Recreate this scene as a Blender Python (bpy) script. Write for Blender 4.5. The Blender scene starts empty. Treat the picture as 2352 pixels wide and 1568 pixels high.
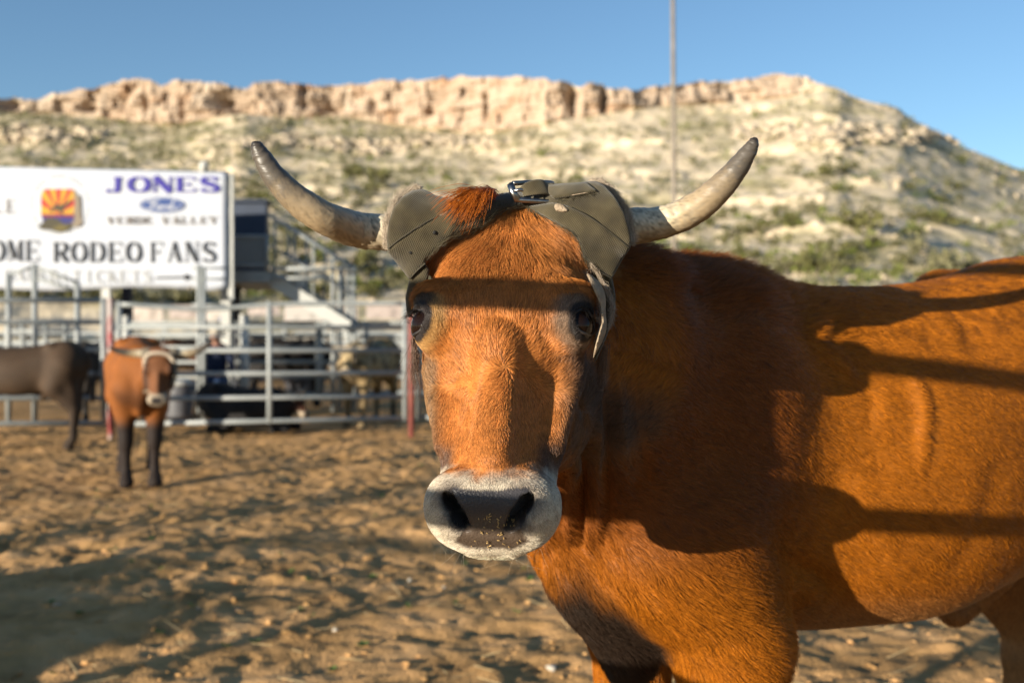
import bpy, bmesh, math, random, os
import numpy as np
from mathutils import Vector, Matrix

R_ = math.radians
DEV = os.environ.get('DEVSKIP', '')

# ------------------------------------------------------------------ camera, sky, sun, exposure
scene = bpy.context.scene
COL = scene.collection
CAM_H = 1.20
PITCH = R_(0.48)                      # a touch downwards
FPX = 2352 * 35 / 36                  # focal length in photo units (2352 wide)
cam_d = bpy.data.cameras.new('camera')
cam = bpy.data.objects.new('camera', cam_d)
COL.objects.link(cam)
cam.location = (0, 0, CAM_H)
cam.rotation_euler = (R_(90) - PITCH, 0, 0)
cam_d.lens = 35
cam_d.sensor_width = 36
cam_d.clip_start = 0.05
cam_d.clip_end = 3000
cam_d.dof.use_dof = True
cam_d.dof.focus_distance = 1.17
cam_d.dof.aperture_fstop = 4.4
scene.camera = cam

SUN_AZ = R_(47)                       # light travels to +x (right) and +y (away)
SUN_EL = R_(7.5)
sun_dir = np.array([math.sin(SUN_AZ) * math.cos(SUN_EL), math.cos(SUN_AZ) * math.cos(SUN_EL), -math.sin(SUN_EL)])
world = bpy.data.worlds.new('World')
scene.world = world
world.use_nodes = True
wn = world.node_tree
for n in list(wn.nodes):
    wn.nodes.remove(n)
sky = wn.nodes.new('ShaderNodeTexSky')
sky.sky_type = 'NISHITA'
sky.sun_disc = False
sky.sun_elevation = SUN_EL
sky.sun_rotation = math.pi + SUN_AZ
sky.altitude = 900
sky.air_density = 1.0
sky.dust_density = 0.4
sky.ozone_density = 2.6
bg = wn.nodes.new('ShaderNodeBackground')
bg.inputs['Strength'].default_value = 0.100
wo = wn.nodes.new('ShaderNodeOutputWorld')
wn.links.new(sky.outputs[0], bg.inputs[0])
wn.links.new(bg.outputs[0], wo.inputs[0])

sd = bpy.data.lights.new('sun', 'SUN')
sd.energy = 5.0
sd.angle = R_(0.55)
sd.color = (1.0, 0.90, 0.74)
sun = bpy.data.objects.new('sun', sd)
COL.objects.link(sun)
sun.rotation_euler = Vector(sun_dir).to_track_quat('-Z', 'Y').to_euler()

scene.view_settings.view_transform = 'Standard'
scene.view_settings.look = 'None'
scene.view_settings.exposure = 1.10
scene.view_settings.gamma = 1.0
scene.render.engine = 'CYCLES'
scene.cycles.use_denoising = True
try:
    scene.cycles.denoiser = 'OPENIMAGEDENOISE'
except Exception:
    pass
scene.cycles.max_bounces = 6
scene.cycles.diffuse_bounces = 3
scene.cycles.glossy_bounces = 3
scene.cycles.transmission_bounces = 4
scene.cycles.transparent_max_bounces = 8

# ------------------------------------------------------------------ helpers
CP, SP = math.cos(PITCH), math.sin(PITCH)


def px(x, y, Y):
    """photo coordinate (2352 wide) at forward distance Y -> world point"""
    a = (x - 1176) / FPX
    b = -(y - 784) / FPX
    # camera forward f=(0,CP,-SP), up=(0,SP,CP)
    d = np.array([a, CP + b * SP, -SP + b * CP])
    t = Y / d[1]
    return np.array([0, 0, CAM_H]) + d * t


def to_px(P):
    P = np.asarray(P, float)
    q = P - np.array([0, 0, CAM_H])
    dep = q[..., 1] * CP - q[..., 2] * SP
    up = q[..., 1] * SP + q[..., 2] * CP
    return np.stack([1176 + FPX * q[..., 0] / dep, 784 - FPX * up / dep], -1)


def tag(o, label=None, cat=None, group=None, kind=None):
    if label:
        o['label'] = label
    if cat:
        o['category'] = cat
    if group:
        o['group'] = group
    if kind:
        o['kind'] = kind
    return o


def empty(name, loc=(0, 0, 0), rz=0.0, parent=None):
    o = bpy.data.objects.new(name, None)
    COL.objects.link(o)
    o.location = loc
    o.rotation_euler = (0, 0, rz)
    o.empty_display_size = 0.1
    if parent:
        o.parent = parent
    return o


def link(name, me, mat=None, parent=None, smooth=False, inv=False):
    o = bpy.data.objects.new(name, me)
    COL.objects.link(o)
    if mat is not None and len(me.materials) == 0:
        me.materials.append(mat)
    if parent is not None:
        o.parent = parent
        if inv:                       # mesh was built in world coordinates
            o.matrix_parent_inverse = Matrix.LocRotScale(parent.location, parent.rotation_euler, parent.scale).inverted()
    if smooth:
        me.polygons.foreach_set('use_smooth', np.ones(len(me.polygons), bool))
    return o


def mesh_np(name, V, F):
    """F: (n,3|4) array or list of lists"""
    me = bpy.data.meshes.new(name)
    V = np.asarray(V, np.float32)
    if isinstance(F, np.ndarray):
        k = F.shape[1]
        me.vertices.add(len(V))
        me.vertices.foreach_set('co', V.ravel())
        me.loops.add(F.size)
        me.loops.foreach_set('vertex_index', F.astype(np.int32).ravel())
        me.polygons.add(len(F))
        me.polygons.foreach_set('loop_start', np.arange(0, F.size, k, dtype=np.int32))
        me.update(calc_edges=True)
        me.validate()
    else:
        me.from_pydata([tuple(v) for v in V], [], F)
        me.update()
    return me


class MB:
    """collects boxes, tubes, prisms into one mesh"""

    def __init__(s):
        s.v = []
        s.f = []

    def add(s, V, F):
        b = len(s.v)
        s.v += [tuple(map(float, q)) for q in V]
        s.f += [tuple(i + b for i in f) for f in F]
        return s

    def box(s, c, d, rot=None):
        c = np.array(c, float)
        h = np.array(d, float) / 2
        P = np.array([[x, y, z] for x in (-1, 1) for y in (-1, 1) for z in (-1, 1)]) * h
        if rot is not None:
            P = P @ np.array(rot).T
        return s.add(P + c, [(0, 1, 3, 2), (4, 6, 7, 5), (0, 4, 5, 1), (2, 3, 7, 6), (0, 2, 6, 4), (1, 5, 7, 3)])

    def tube(s, pts, r, n=10, cap=True, squash=None):
        pts = np.array(pts, float)
        m = len(pts)
        r = np.broadcast_to(np.asarray(r, float), (m,))
        T = np.gradient(pts, axis=0)
        T /= np.linalg.norm(T, axis=1)[:, None] + 1e-12
        ref = np.array([0, 0, 1.0]) if abs(T[0][2]) < 0.9 else np.array([1.0, 0, 0])
        V = []
        N = np.cross(T[0], ref)
        N /= np.linalg.norm(N)
        ang = np.linspace(0, 2 * math.pi, n, endpoint=False)
        for i in range(m):
            N = N - T[i] * N.dot(T[i])
            N /= np.linalg.norm(N)
            B = np.cross(T[i], N)
            sq = 1.0 if squash is None else squash
            V += [pts[i] + r[i] * (math.cos(a) * N + sq * math.sin(a) * B) for a in ang]
        F = []
        for i in range(m - 1):
            for j in range(n):
                k = (j + 1) % n
                F.append((i * n + j, i * n + k, (i + 1) * n + k, (i + 1) * n + j))
        if cap:
            F.append(tuple(range(n - 1, -1, -1)))
            F.append(tuple((m - 1) * n + j for j in range(n)))
        return s.add(V, F)

    def build(s, name, mat=None, parent=None, smooth=False, inv=False):
        return link(name, mesh_np(name, s.v, s.f), mat, parent, smooth, inv)


def catmull(pts, n):
    P = np.array(pts, float)
    P = np.vstack([2 * P[0] - P[1], P, 2 * P[-1] - P[-2]])
    m = len(P) - 3
    out = []
    for t in np.linspace(0, m, n):
        i = min(int(t), m - 1)
        u = t - i
        p0, p1, p2, p3 = P[i:i + 4]
        out.append(0.5 * ((2 * p1) + (-p0 + p2) * u + (2 * p0 - 5 * p1 + 4 * p2 - p3) * u * u + (-p0 + 3 * p1 - 3 * p2 + p3) * u ** 3))
    return np.array(out)


def sstep(a, b, x):
    t = np.clip((x - a) / (b - a), 0, 1)
    return t * t * (3 - 2 * t)


# gradient noise, vectorised
_rs = np.random.RandomState(7)
_PERM = np.concatenate([_rs.permutation(256)] * 3).astype(np.int32)
_G = _rs.normal(size=(256, 3))
_G = (_G / np.linalg.norm(_G, axis=1)[:, None]).astype(np.float32)


def noise(P):
    P = np.asarray(P, np.float32)
    i = np.floor(P).astype(np.int32)
    f = P - i
    i &= 255
    u = f * f * f * (f * (f * 6 - 15) + 10)
    res = 0
    for dx in (0, 1):
        a = _PERM[i[..., 0] + dx]
        wx = u[..., 0] if dx else 1 - u[..., 0]
        for dy in (0, 1):
            b = _PERM[a + i[..., 1] + dy]
            wy = u[..., 1] if dy else 1 - u[..., 1]
            for dz in (0, 1):
                g = _G[_PERM[b + i[..., 2] + dz]]
                wz = u[..., 2] if dz else 1 - u[..., 2]
                d = g[..., 0] * (f[..., 0] - dx) + g[..., 1] * (f[..., 1] - dy) + g[..., 2] * (f[..., 2] - dz)
                res = res + d * wx * wy * wz
    return res


def fbm(P, oct=4, lac=2.0, gain=0.5):
    P = np.asarray(P, np.float32)
    a, s = 1.0, 0
    for k in range(oct):
        s = s + a * noise(P + 17.3 * k)
        P = P * lac
        a *= gain
    return s


# ------------------------------------------------------------------ materials
ALB = .76                             # all reflectances below are scaled by this


def mat_new(name, base=(0.5, 0.5, 0.5), rough=0.6, metal=0.0, spec=0.5):
    base = tuple(ALB * c for c in base)
    m = bpy.data.materials.new(name)
    m.use_nodes = True
    b = m.node_tree.nodes['Principled BSDF']
    b.inputs['Base Color'].default_value = (*base, 1)
    b.inputs['Roughness'].default_value = rough
    b.inputs['Metallic'].default_value = metal
    b.inputs['Specular IOR Level'].default_value = spec
    return m


def nd(m, t, **kw):
    n = m.node_tree.nodes.new(t)
    for k, v in kw.items():
        setattr(n, k, v)
    return n


def lk(m, a, b):
    m.node_tree.links.new(a, b)


def bsdf(m):
    return m.node_tree.nodes['Principled BSDF']


def ramp(m, stops, fac=None):
    r = nd(m, 'ShaderNodeValToRGB')
    e = r.color_ramp.elements
    while len(e) < len(stops):
        e.new(0.5)
    for k, (p, c) in enumerate(stops):
        e[k].position = p
        e[k].color = (*c, 1) if len(c) == 3 else c
    if fac is not None:
        lk(m, fac, r.inputs[0])
    return r


def noisy(name, stops, scale=5.0, detail=6, rough=0.7, bump=0.0, bscale=None, coord='Object', metal=0.0, spec=0.4, bdist=0.01, stretch=None):
    """principled material: colour from noise ramp, bump from another noise"""
    m = mat_new(name, rough=rough, metal=metal, spec=spec)
    tc = nd(m, 'ShaderNodeTexCoord')
    src = tc.outputs[coord]
    if stretch:
        mp = nd(m, 'ShaderNodeMapping')
        mp.inputs['Scale'].default_value = stretch
        lk(m, src, mp.inputs[0])
        src = mp.outputs[0]
    n = nd(m, 'ShaderNodeTexNoise')
    n.inputs['Scale'].default_value = scale
    n.inputs['Detail'].default_value = detail
    lk(m, src, n.inputs['Vector'])
    r = ramp(m, [(p_, tuple(ALB * v for v in c_)) for p_, c_ in stops], n.outputs[0])
    lk(m, r.outputs[0], bsdf(m).inputs['Base Color'])
    if bump:
        n2 = nd(m, 'ShaderNodeTexNoise')
        n2.inputs['Scale'].default_value = bscale or scale * 4
        n2.inputs['Detail'].default_value = 5
        lk(m, src, n2.inputs['Vector'])
        b = nd(m, 'ShaderNodeBump')
        b.inputs['Strength'].default_value = bump
        b.inputs['Distance'].default_value = bdist
        lk(m, n2.outputs[0], b.inputs['Height'])
        lk(m, b.outputs[0], bsdf(m).inputs['Normal'])
    return m


def set_col(me, C, name='Col'):
    C = np.asarray(C, np.float32) * ALB
    if C.shape[1] == 3:
        C = np.hstack([C, np.ones((len(C), 1), np.float32)])
    a = me.color_attributes.new(name, 'FLOAT_COLOR', 'POINT')
    a.data.foreach_set('color', C.ravel())


# ------------------------------------------------------------------ implicit modelling (surface nets)
class Field:
    def __init__(s, lo, hi, h, axes=None):
        s.lo = np.array(lo, float)
        s.h = h
        if axes is None:
            n = np.ceil((np.array(hi) - s.lo) / h).astype(int) + 1
            axes = [s.lo[k] + h * np.arange(n[k]) for k in range(3)]
        s.ax = axes
        s.n = np.array([len(a) for a in axes])
        s.V = np.full(s.n, 1.0, np.float32)

    def sub(s, lo, hi):
        a = [max(np.searchsorted(s.ax[k], lo[k]) - 1, 0) for k in range(3)]
        b = [min(np.searchsorted(s.ax[k], hi[k]) + 1, s.n[k]) for k in range(3)]
        if any(b[k] <= a[k] for k in range(3)):
            return None, None
        X, Y, Z = np.meshgrid(*[s.ax[k][a[k]:b[k]] for k in range(3)], indexing='ij')
        P = np.stack([X, Y, Z], -1).astype(np.float32)
        return tuple(slice(a[k], b[k]) for k in range(3)), P

    def union(s, fn, lo, hi, k=0.0, m=0.03):
        sl, P = s.sub(np.array(lo) - k - m, np.array(hi) + k + m)
        if sl is None:
            return
        d = fn(P).astype(np.float32)
        a = s.V[sl]
        r = np.minimum(a, d)
        if k > 0:
            h = np.maximum(k - np.abs(a - d), 0) / k
            r = r - h * h * k * 0.25
        s.V[sl] = r

    def cut(s, fn, lo, hi, k=0.0, m=0.01):
        sl, P = s.sub(np.array(lo) - k - m, np.array(hi) + k + m)
        if sl is None:
            return
        d = -fn(P).astype(np.float32)
        a = s.V[sl]
        r = np.maximum(a, d)
        if k > 0:
            h = np.maximum(k - np.abs(a - d), 0) / k
            r = r + h * h * k * 0.25
        s.V[sl] = r

    def cone(s, a, b, ra, rb, k=0.05, cut=False):
        a = np.array(a, float)
        b = np.array(b, float)
        r = max(ra, rb)

        def fn(P):
            ab = b - a
            t = np.clip(((P - a) @ ab) / (ab @ ab), 0, 1)
            return np.linalg.norm(P - a - t[..., None] * ab, axis=-1) - (ra + (rb - ra) * t)
        (s.cut if cut else s.union)(fn, np.minimum(a, b) - r, np.maximum(a, b) + r, k)

    def ell(s, c, r, k=0.05, M=None, cut=False):
        c = np.array(c, float)
        r = np.array(r, float)
        M = np.eye(3) if M is None else np.array(M)

        def fn(P):
            q = (P - c) @ M
            k0 = np.linalg.norm(q / r, axis=-1)
            k1 = np.linalg.norm(q / (r * r), axis=-1) + 1e-9
            return k0 * (k0 - 1) / k1
        e = np.sqrt(((M * r) ** 2).sum(1))
        (s.cut if cut else s.union)(fn, c - e, c + e, k)

    def nets(s):
        V = s.V
        S = V < 0
        nx, ny, nz = V.shape
        acc = np.zeros((nx - 1, ny - 1, nz - 1, 3), np.float32)
        cnt = np.zeros((nx - 1, ny - 1, nz - 1), np.float32)
        for ax in range(3):
            sl0 = [slice(None)] * 3
            sl1 = [slice(None)] * 3
            sl0[ax] = slice(0, -1)
            sl1[ax] = slice(1, None)
            a = V[tuple(sl0)]
            b = V[tuple(sl1)]
            ch = S[tuple(sl0)] != S[tuple(sl1)]
            t = np.where(ch, a / np.where(ch, a - b, 1), 0)
            o = [k for k in range(3) if k != ax]
            for d0 in (0, 1):
                for d1 in (0, 1):
                    q = [slice(None)] * 3
                    q[o[0]] = slice(d0, ch.shape[o[0]] - 1 + d0)
                    q[o[1]] = slice(d1, ch.shape[o[1]] - 1 + d1)
                    c = ch[tuple(q)]
                    tt = t[tuple(q)]
                    cnt += c
                    acc[..., ax] += np.where(c, tt, 0)
                    acc[..., o[0]] += np.where(c, d0, 0)
                    acc[..., o[1]] += np.where(c, d1, 0)
        act = cnt > 0
        idx = np.full(act.shape, -1, np.int64)
        idx[act] = np.arange(act.sum())
        I = np.argwhere(act)
        Q = I + acc[act] / cnt[act][:, None]
        P = np.stack([np.interp(Q[:, k], np.arange(s.n[k]), s.ax[k]) for k in range(3)], 1)
        F = []
        for ax in range(3):
            o = [k for k in range(3) if k != ax]
            sl0 = [slice(None)] * 3
            sl1 = [slice(None)] * 3
            sl0[ax] = slice(0, -1)
            sl1[ax] = slice(1, None)
            ch = S[tuple(sl0)] != S[tuple(sl1)]
            e = np.argwhere(ch)
            ok = (e[:, o[0]] > 0) & (e[:, o[1]] > 0) & (e[:, o[0]] < V.shape[o[0]] - 1) & (e[:, o[1]] < V.shape[o[1]] - 1)
            e = e[ok]
            ins = S[tuple(e.T)]
            q = []
            for d0, d1 in ((1, 1), (0, 1), (0, 0), (1, 0)):
                c = e.copy()
                c[:, o[0]] -= d0
                c[:, o[1]] -= d1
                q.append(idx[tuple(c.T)])
            q = np.stack(q, 1)
            flip = ins if ax != 1 else ~ins
            q[~flip] = q[~flip][:, ::-1]
            F.append(q)
        F = np.concatenate(F)
        return P, F


def relax(P, F, it=1, f=0.5):
    E = np.concatenate([F[:, [0, 1]], F[:, [1, 2]], F[:, [2, 3]], F[:, [3, 0]]])
    for _ in range(it):
        A = np.zeros_like(P)
        c = np.zeros(len(P))
        for k in range(3):
            A[:, k] = np.bincount(E[:, 0], P[E[:, 1], k], len(P)) + np.bincount(E[:, 1], P[E[:, 0], k], len(P))
        c = np.bincount(E[:, 0], minlength=len(P)) + np.bincount(E[:, 1], minlength=len(P))
        P = P + f * (A / np.maximum(c, 1)[:, None] - P)
    return P


def vnormals(P, F):
    a = P[F[:, 2]] - P[F[:, 0]]
    b = P[F[:, 3]] - P[F[:, 1]]
    n = np.cross(a, b)
    N = np.zeros_like(P)
    for j in range(4):
        for k in range(3):
            N[:, k] += np.bincount(F[:, j], n[:, k], len(P))
    return N / (np.linalg.norm(N, axis=1)[:, None] + 1e-12)


def poly_sd(x, y, poly):
    """signed distance to a polygon, negative inside"""
    d = np.full(x.shape, 1e9, np.float32)
    s = np.ones(x.shape, np.float32)
    n = len(poly)
    for i in range(n):
        ax_, ay_ = poly[i]
        bx, by = poly[i - 1]
        ex, ey = bx - ax_, by - ay_
        wx, wy = x - ax_, y - ay_
        t = np.clip((wx * ex + wy * ey) / (ex * ex + ey * ey + 1e-12), 0, 1)
        d = np.minimum(d, (wx - ex * t) ** 2 + (wy - ey * t) ** 2)
        c1 = y >= ay_
        c2 = y < by
        c3 = ex * wy > ey * wx
        fl = (c1 & c2 & c3) | (~c1 & ~c2 & ~c3)
        s = np.where(fl, -s, s)
    return s * np.sqrt(d)


def graded(lo, a, b, hi, fine, coarse):
    """axis coordinates: fine between a and b, coarse outside"""
    L = [lo + coarse * i for i in range(int(max(0, (a - lo) / coarse)))] if a > lo else []
    s0 = max(a, lo)
    M = list(np.arange(s0, b, fine))
    R = []
    x = M[-1]
    st = fine
    while x < hi:
        st = min(st * 1.25, coarse)
        x += st
        R.append(x)
    return np.array(L + M + R)
# ------------------------------------------------------------------ steer body as one continuous implicit surface
def dense(zs, cols, n=200):
    A = catmull(np.column_stack([zs] + cols), n)
    A[:, 0] = np.maximum.accumulate(A[:, 0] + np.arange(n) * 1e-9)
    return A


_H = np.array([  # Z, dorsal Y, ventral Y, half width     (face normal = +Y, poll = +Z, muzzle = -Z)
    (-.266, -.050, -.075, .030), (-.252, -.026, -.090, .052), (-.225, -.006, -.105, .069), (-.19, .002, -.125, .074),
    (-.15, .006, -.155, .076), (-.11, .011, -.185, .080), (-.07, .016, -.205, .094), (-.03, .021, -.22, .100),
    (.03, .023, -.22, .100), (.09, .012, -.20, .097), (.14, -.005, -.17, .089), (.175, -.030, -.14, .075), (.195, -.07, -.11, .05)])
_HD = dense(_H[:, 0], [_H[:, 1], _H[:, 2], _H[:, 3]])

_T = np.array([  # s, top, bottom, half width
    (-.27, .98, .88, .03), (-.22, 1.06, .82, .085), (-.15, 1.14, .77, .130), (-.08, 1.22, .745, .165), (.02, 1.268, .725, .185),
    (.16, 1.275, .69, .212), (.34, 1.285, .67, .245), (.54, 1.292, .672, .258), (.74, 1.318, .69, .252), (.92, 1.36, .75, .232),
    (1.10, 1.36, .85, .212), (1.24, 1.29, .92, .168), (1.32, 1.20, 1.0, .09), (1.35, 1.13, 1.07, .03)])
_TD = dense(_T[:, 0], [_T[:, 1], _T[:, 2], _T[:, 3]])


def head_fn(q):
    x, y, z = q[..., 0], q[..., 1], q[..., 2]
    d = np.interp(z, _HD[:, 0], _HD[:, 1])
    v = np.interp(z, _HD[:, 0], _HD[:, 2])
    w = np.interp(z, _HD[:, 0], _HD[:, 3])
    c, h = (d + v) / 2, (d - v) / 2
    yy = (y - c) / h
    w = w * (0.86 + 0.14 * np.clip(yy + 0.4, -1, 1))
    nz = sstep(.02, -.07, z) * sstep(-.215, -.17, z)
    p = 2.6 - 1.32 * nz * sstep(-.3, .2, yy)
    r = (np.abs(x / w) ** p + np.abs(yy) ** p) ** (1 / p)
    e = (r - 1) * np.minimum(w, h) * 0.9
    ends = np.maximum(z - .195, -.266 - z)
    return np.maximum(e, ends)


def head_features(f, o, M, sc=1.0, fine=True):
    """adds a head to field f; o = eye midpoint, M columns = local axes in world"""
    def W(p):
        return o + sc * (M @ np.array(p, float))

    def bb(lo, hi):
        C = np.array([[a, b, c] for a in (lo[0], hi[0]) for b in (lo[1], hi[1]) for c in (lo[2], hi[2])])
        C = o + sc * (C @ M.T)
        return C.min(0), C.max(0)
    lo, hi = bb((-.11, -.23, -.27), (.11, .03, .2))
    f.union(lambda P: sc * head_fn(((P - o) @ M) / sc), lo, hi, k=.05 * sc)
    k = sc
    for s in (-1, 1):
        f.ell(W((s * .060, -.150, -.035)), np.array((.038, .075, .085)) * k, .04 * k, M)       # cheek
        f.cone(W((s * .082, -.050, -.045)), W((s * .066, -.055, -.13)), .014 * k, .011 * k, .025 * k)   # facial crest
        f.ell(W((s * .082, -.006, .036)), np.array((.028, .022, .022)) * k, .022 * k, M)       # brow
        f.ell(W((s * .083, -.012, .000)), np.array((.027, .032, .028)) * k, .022 * k, M)       # lids
        f.ell(W((s * .041, -.036, -.217)), np.array((.034, .042, .040)) * k, .018 * k, M)      # muzzle pad
        f.cone(W((s * .05, -.06, .145)), W((s * .115, -.06, .155)), .046 * k, .036 * k, .03 * k)  # horn base
    f.cone(W((.002 * 0, .006, -.035)), W((0, -.010, -.165)), .026 * k, .024 * k, .009 * k)               # nose bridge
    f.ell(W((0, -.004, -.212)), np.array((.047, .016, .022)) * k, .014 * k, M)                 # top of nose
    f.ell(W((0, -.028, -.234)), np.array((.050, .022, .024)) * k, .012 * k, M)                 # nose pad
    f.ell(W((0, -.078, -.236)), np.array((.052, .032, .024)) * k, .005 * k, M)                 # chin
    f.ell(W((0, -.045, .168)), np.array((.075, .045, .032)) * k, .03 * k, M)                   # poll
    if fine:
        for s in (-1, 1):
            e = np.array((s * .80, .60, 0.0))
            t = np.array((-s * .60, .80, 0.0))
            Me = M @ np.column_stack([e, t, (0, 0, 1)])
            c = np.array((s * .0885, -.0075, .000)) + e * .022
            f.ell(W(c), np.array((.024, .0200, .0155)) * k, .0025, Me, cut=True)               # eye opening
            nd_ = np.array((0, .55, -.83))
            path = [(s * .045, .0, -.214, .0060), (s * .041, -.002, -.219, .0085), (s * .033, -.008, -.229, .0085), (s * .023, -.016, -.241, .0052)]
            for dd in (.012, .004, -.004, -.012, -.019):
                for u_, v_ in zip(path[:-1], path[1:]):
                    f.cone(W(np.array(u_[:3]) + nd_ * dd), W(np.array(v_[:3]) + nd_ * dd), u_[3] * k, v_[3] * k, .0025, cut=True)
            # bones of the nose: long furrow beside the bridge
            f.cone(W((s * .060, .018, -.11)), W((s * .056, .012, -.175)), .006 * k, .005 * k, .012, cut=True)


def torso_fn(q):
    """q = (s, v, z) in body units"""
    s, v, z = q[..., 0], q[..., 1], q[..., 2]
    t = np.interp(s, _TD[:, 0], _TD[:, 1])
    b = np.interp(s, _TD[:, 0], _TD[:, 2])
    w = np.interp(s, _TD[:, 0], _TD[:, 3])
    c, h = (t + b) / 2, (t - b) / 2
    zz = (z - c) / h
    w = w * (1.0 - 0.22 * np.clip(zz, 0, 1) ** 2)
    p = 2.3
    r = (np.abs(v / w) ** p + np.abs(zz) ** p) ** (1 / p)
    e = (r - 1) * np.minimum(w, h)
    return np.maximum(e, np.maximum(s - 1.35, -.27 - s))


class Frame:
    def __init__(s, x, y, ang, sc=1.0, z0=0.0):
        s.o = np.array((x, y, z0))
        s.sc = sc
        s.u = np.array((math.cos(ang), math.sin(ang), 0))       # rearwards
        s.v = np.array((math.sin(ang), -math.cos(ang), 0))      # animal's left
        s.M = np.column_stack([s.u, s.v, (0, 0, 1)])

    def __call__(s, a, b, c):
        return s.o + s.sc * (s.u * a + s.v * b + np.array((0, 0, c)))

    def inv(s, P):
        return ((P - s.o) @ s.M) / s.sc


def head_frame(o, yaw, pitch, roll=0.0):
    """yaw: direction (world angle about z) the face looks, pitch: face steepness"""
    fx, fy = math.cos(yaw), math.sin(yaw)
    cp, sp = math.cos(pitch), math.sin(pitch)
    Yl = np.array((fx * sp, fy * sp, cp))
    Zl = np.array((-fx * cp, -fy * cp, sp))
    Xl = np.cross(Yl, Zl) * -1.0
    if roll:
        c, s = math.cos(roll), math.sin(roll)
        Xl, Zl = Xl * c + Zl * s, Zl * c - Xl * s
    return np.array(o, float), np.column_stack([Xl, Yl, Zl])


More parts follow.
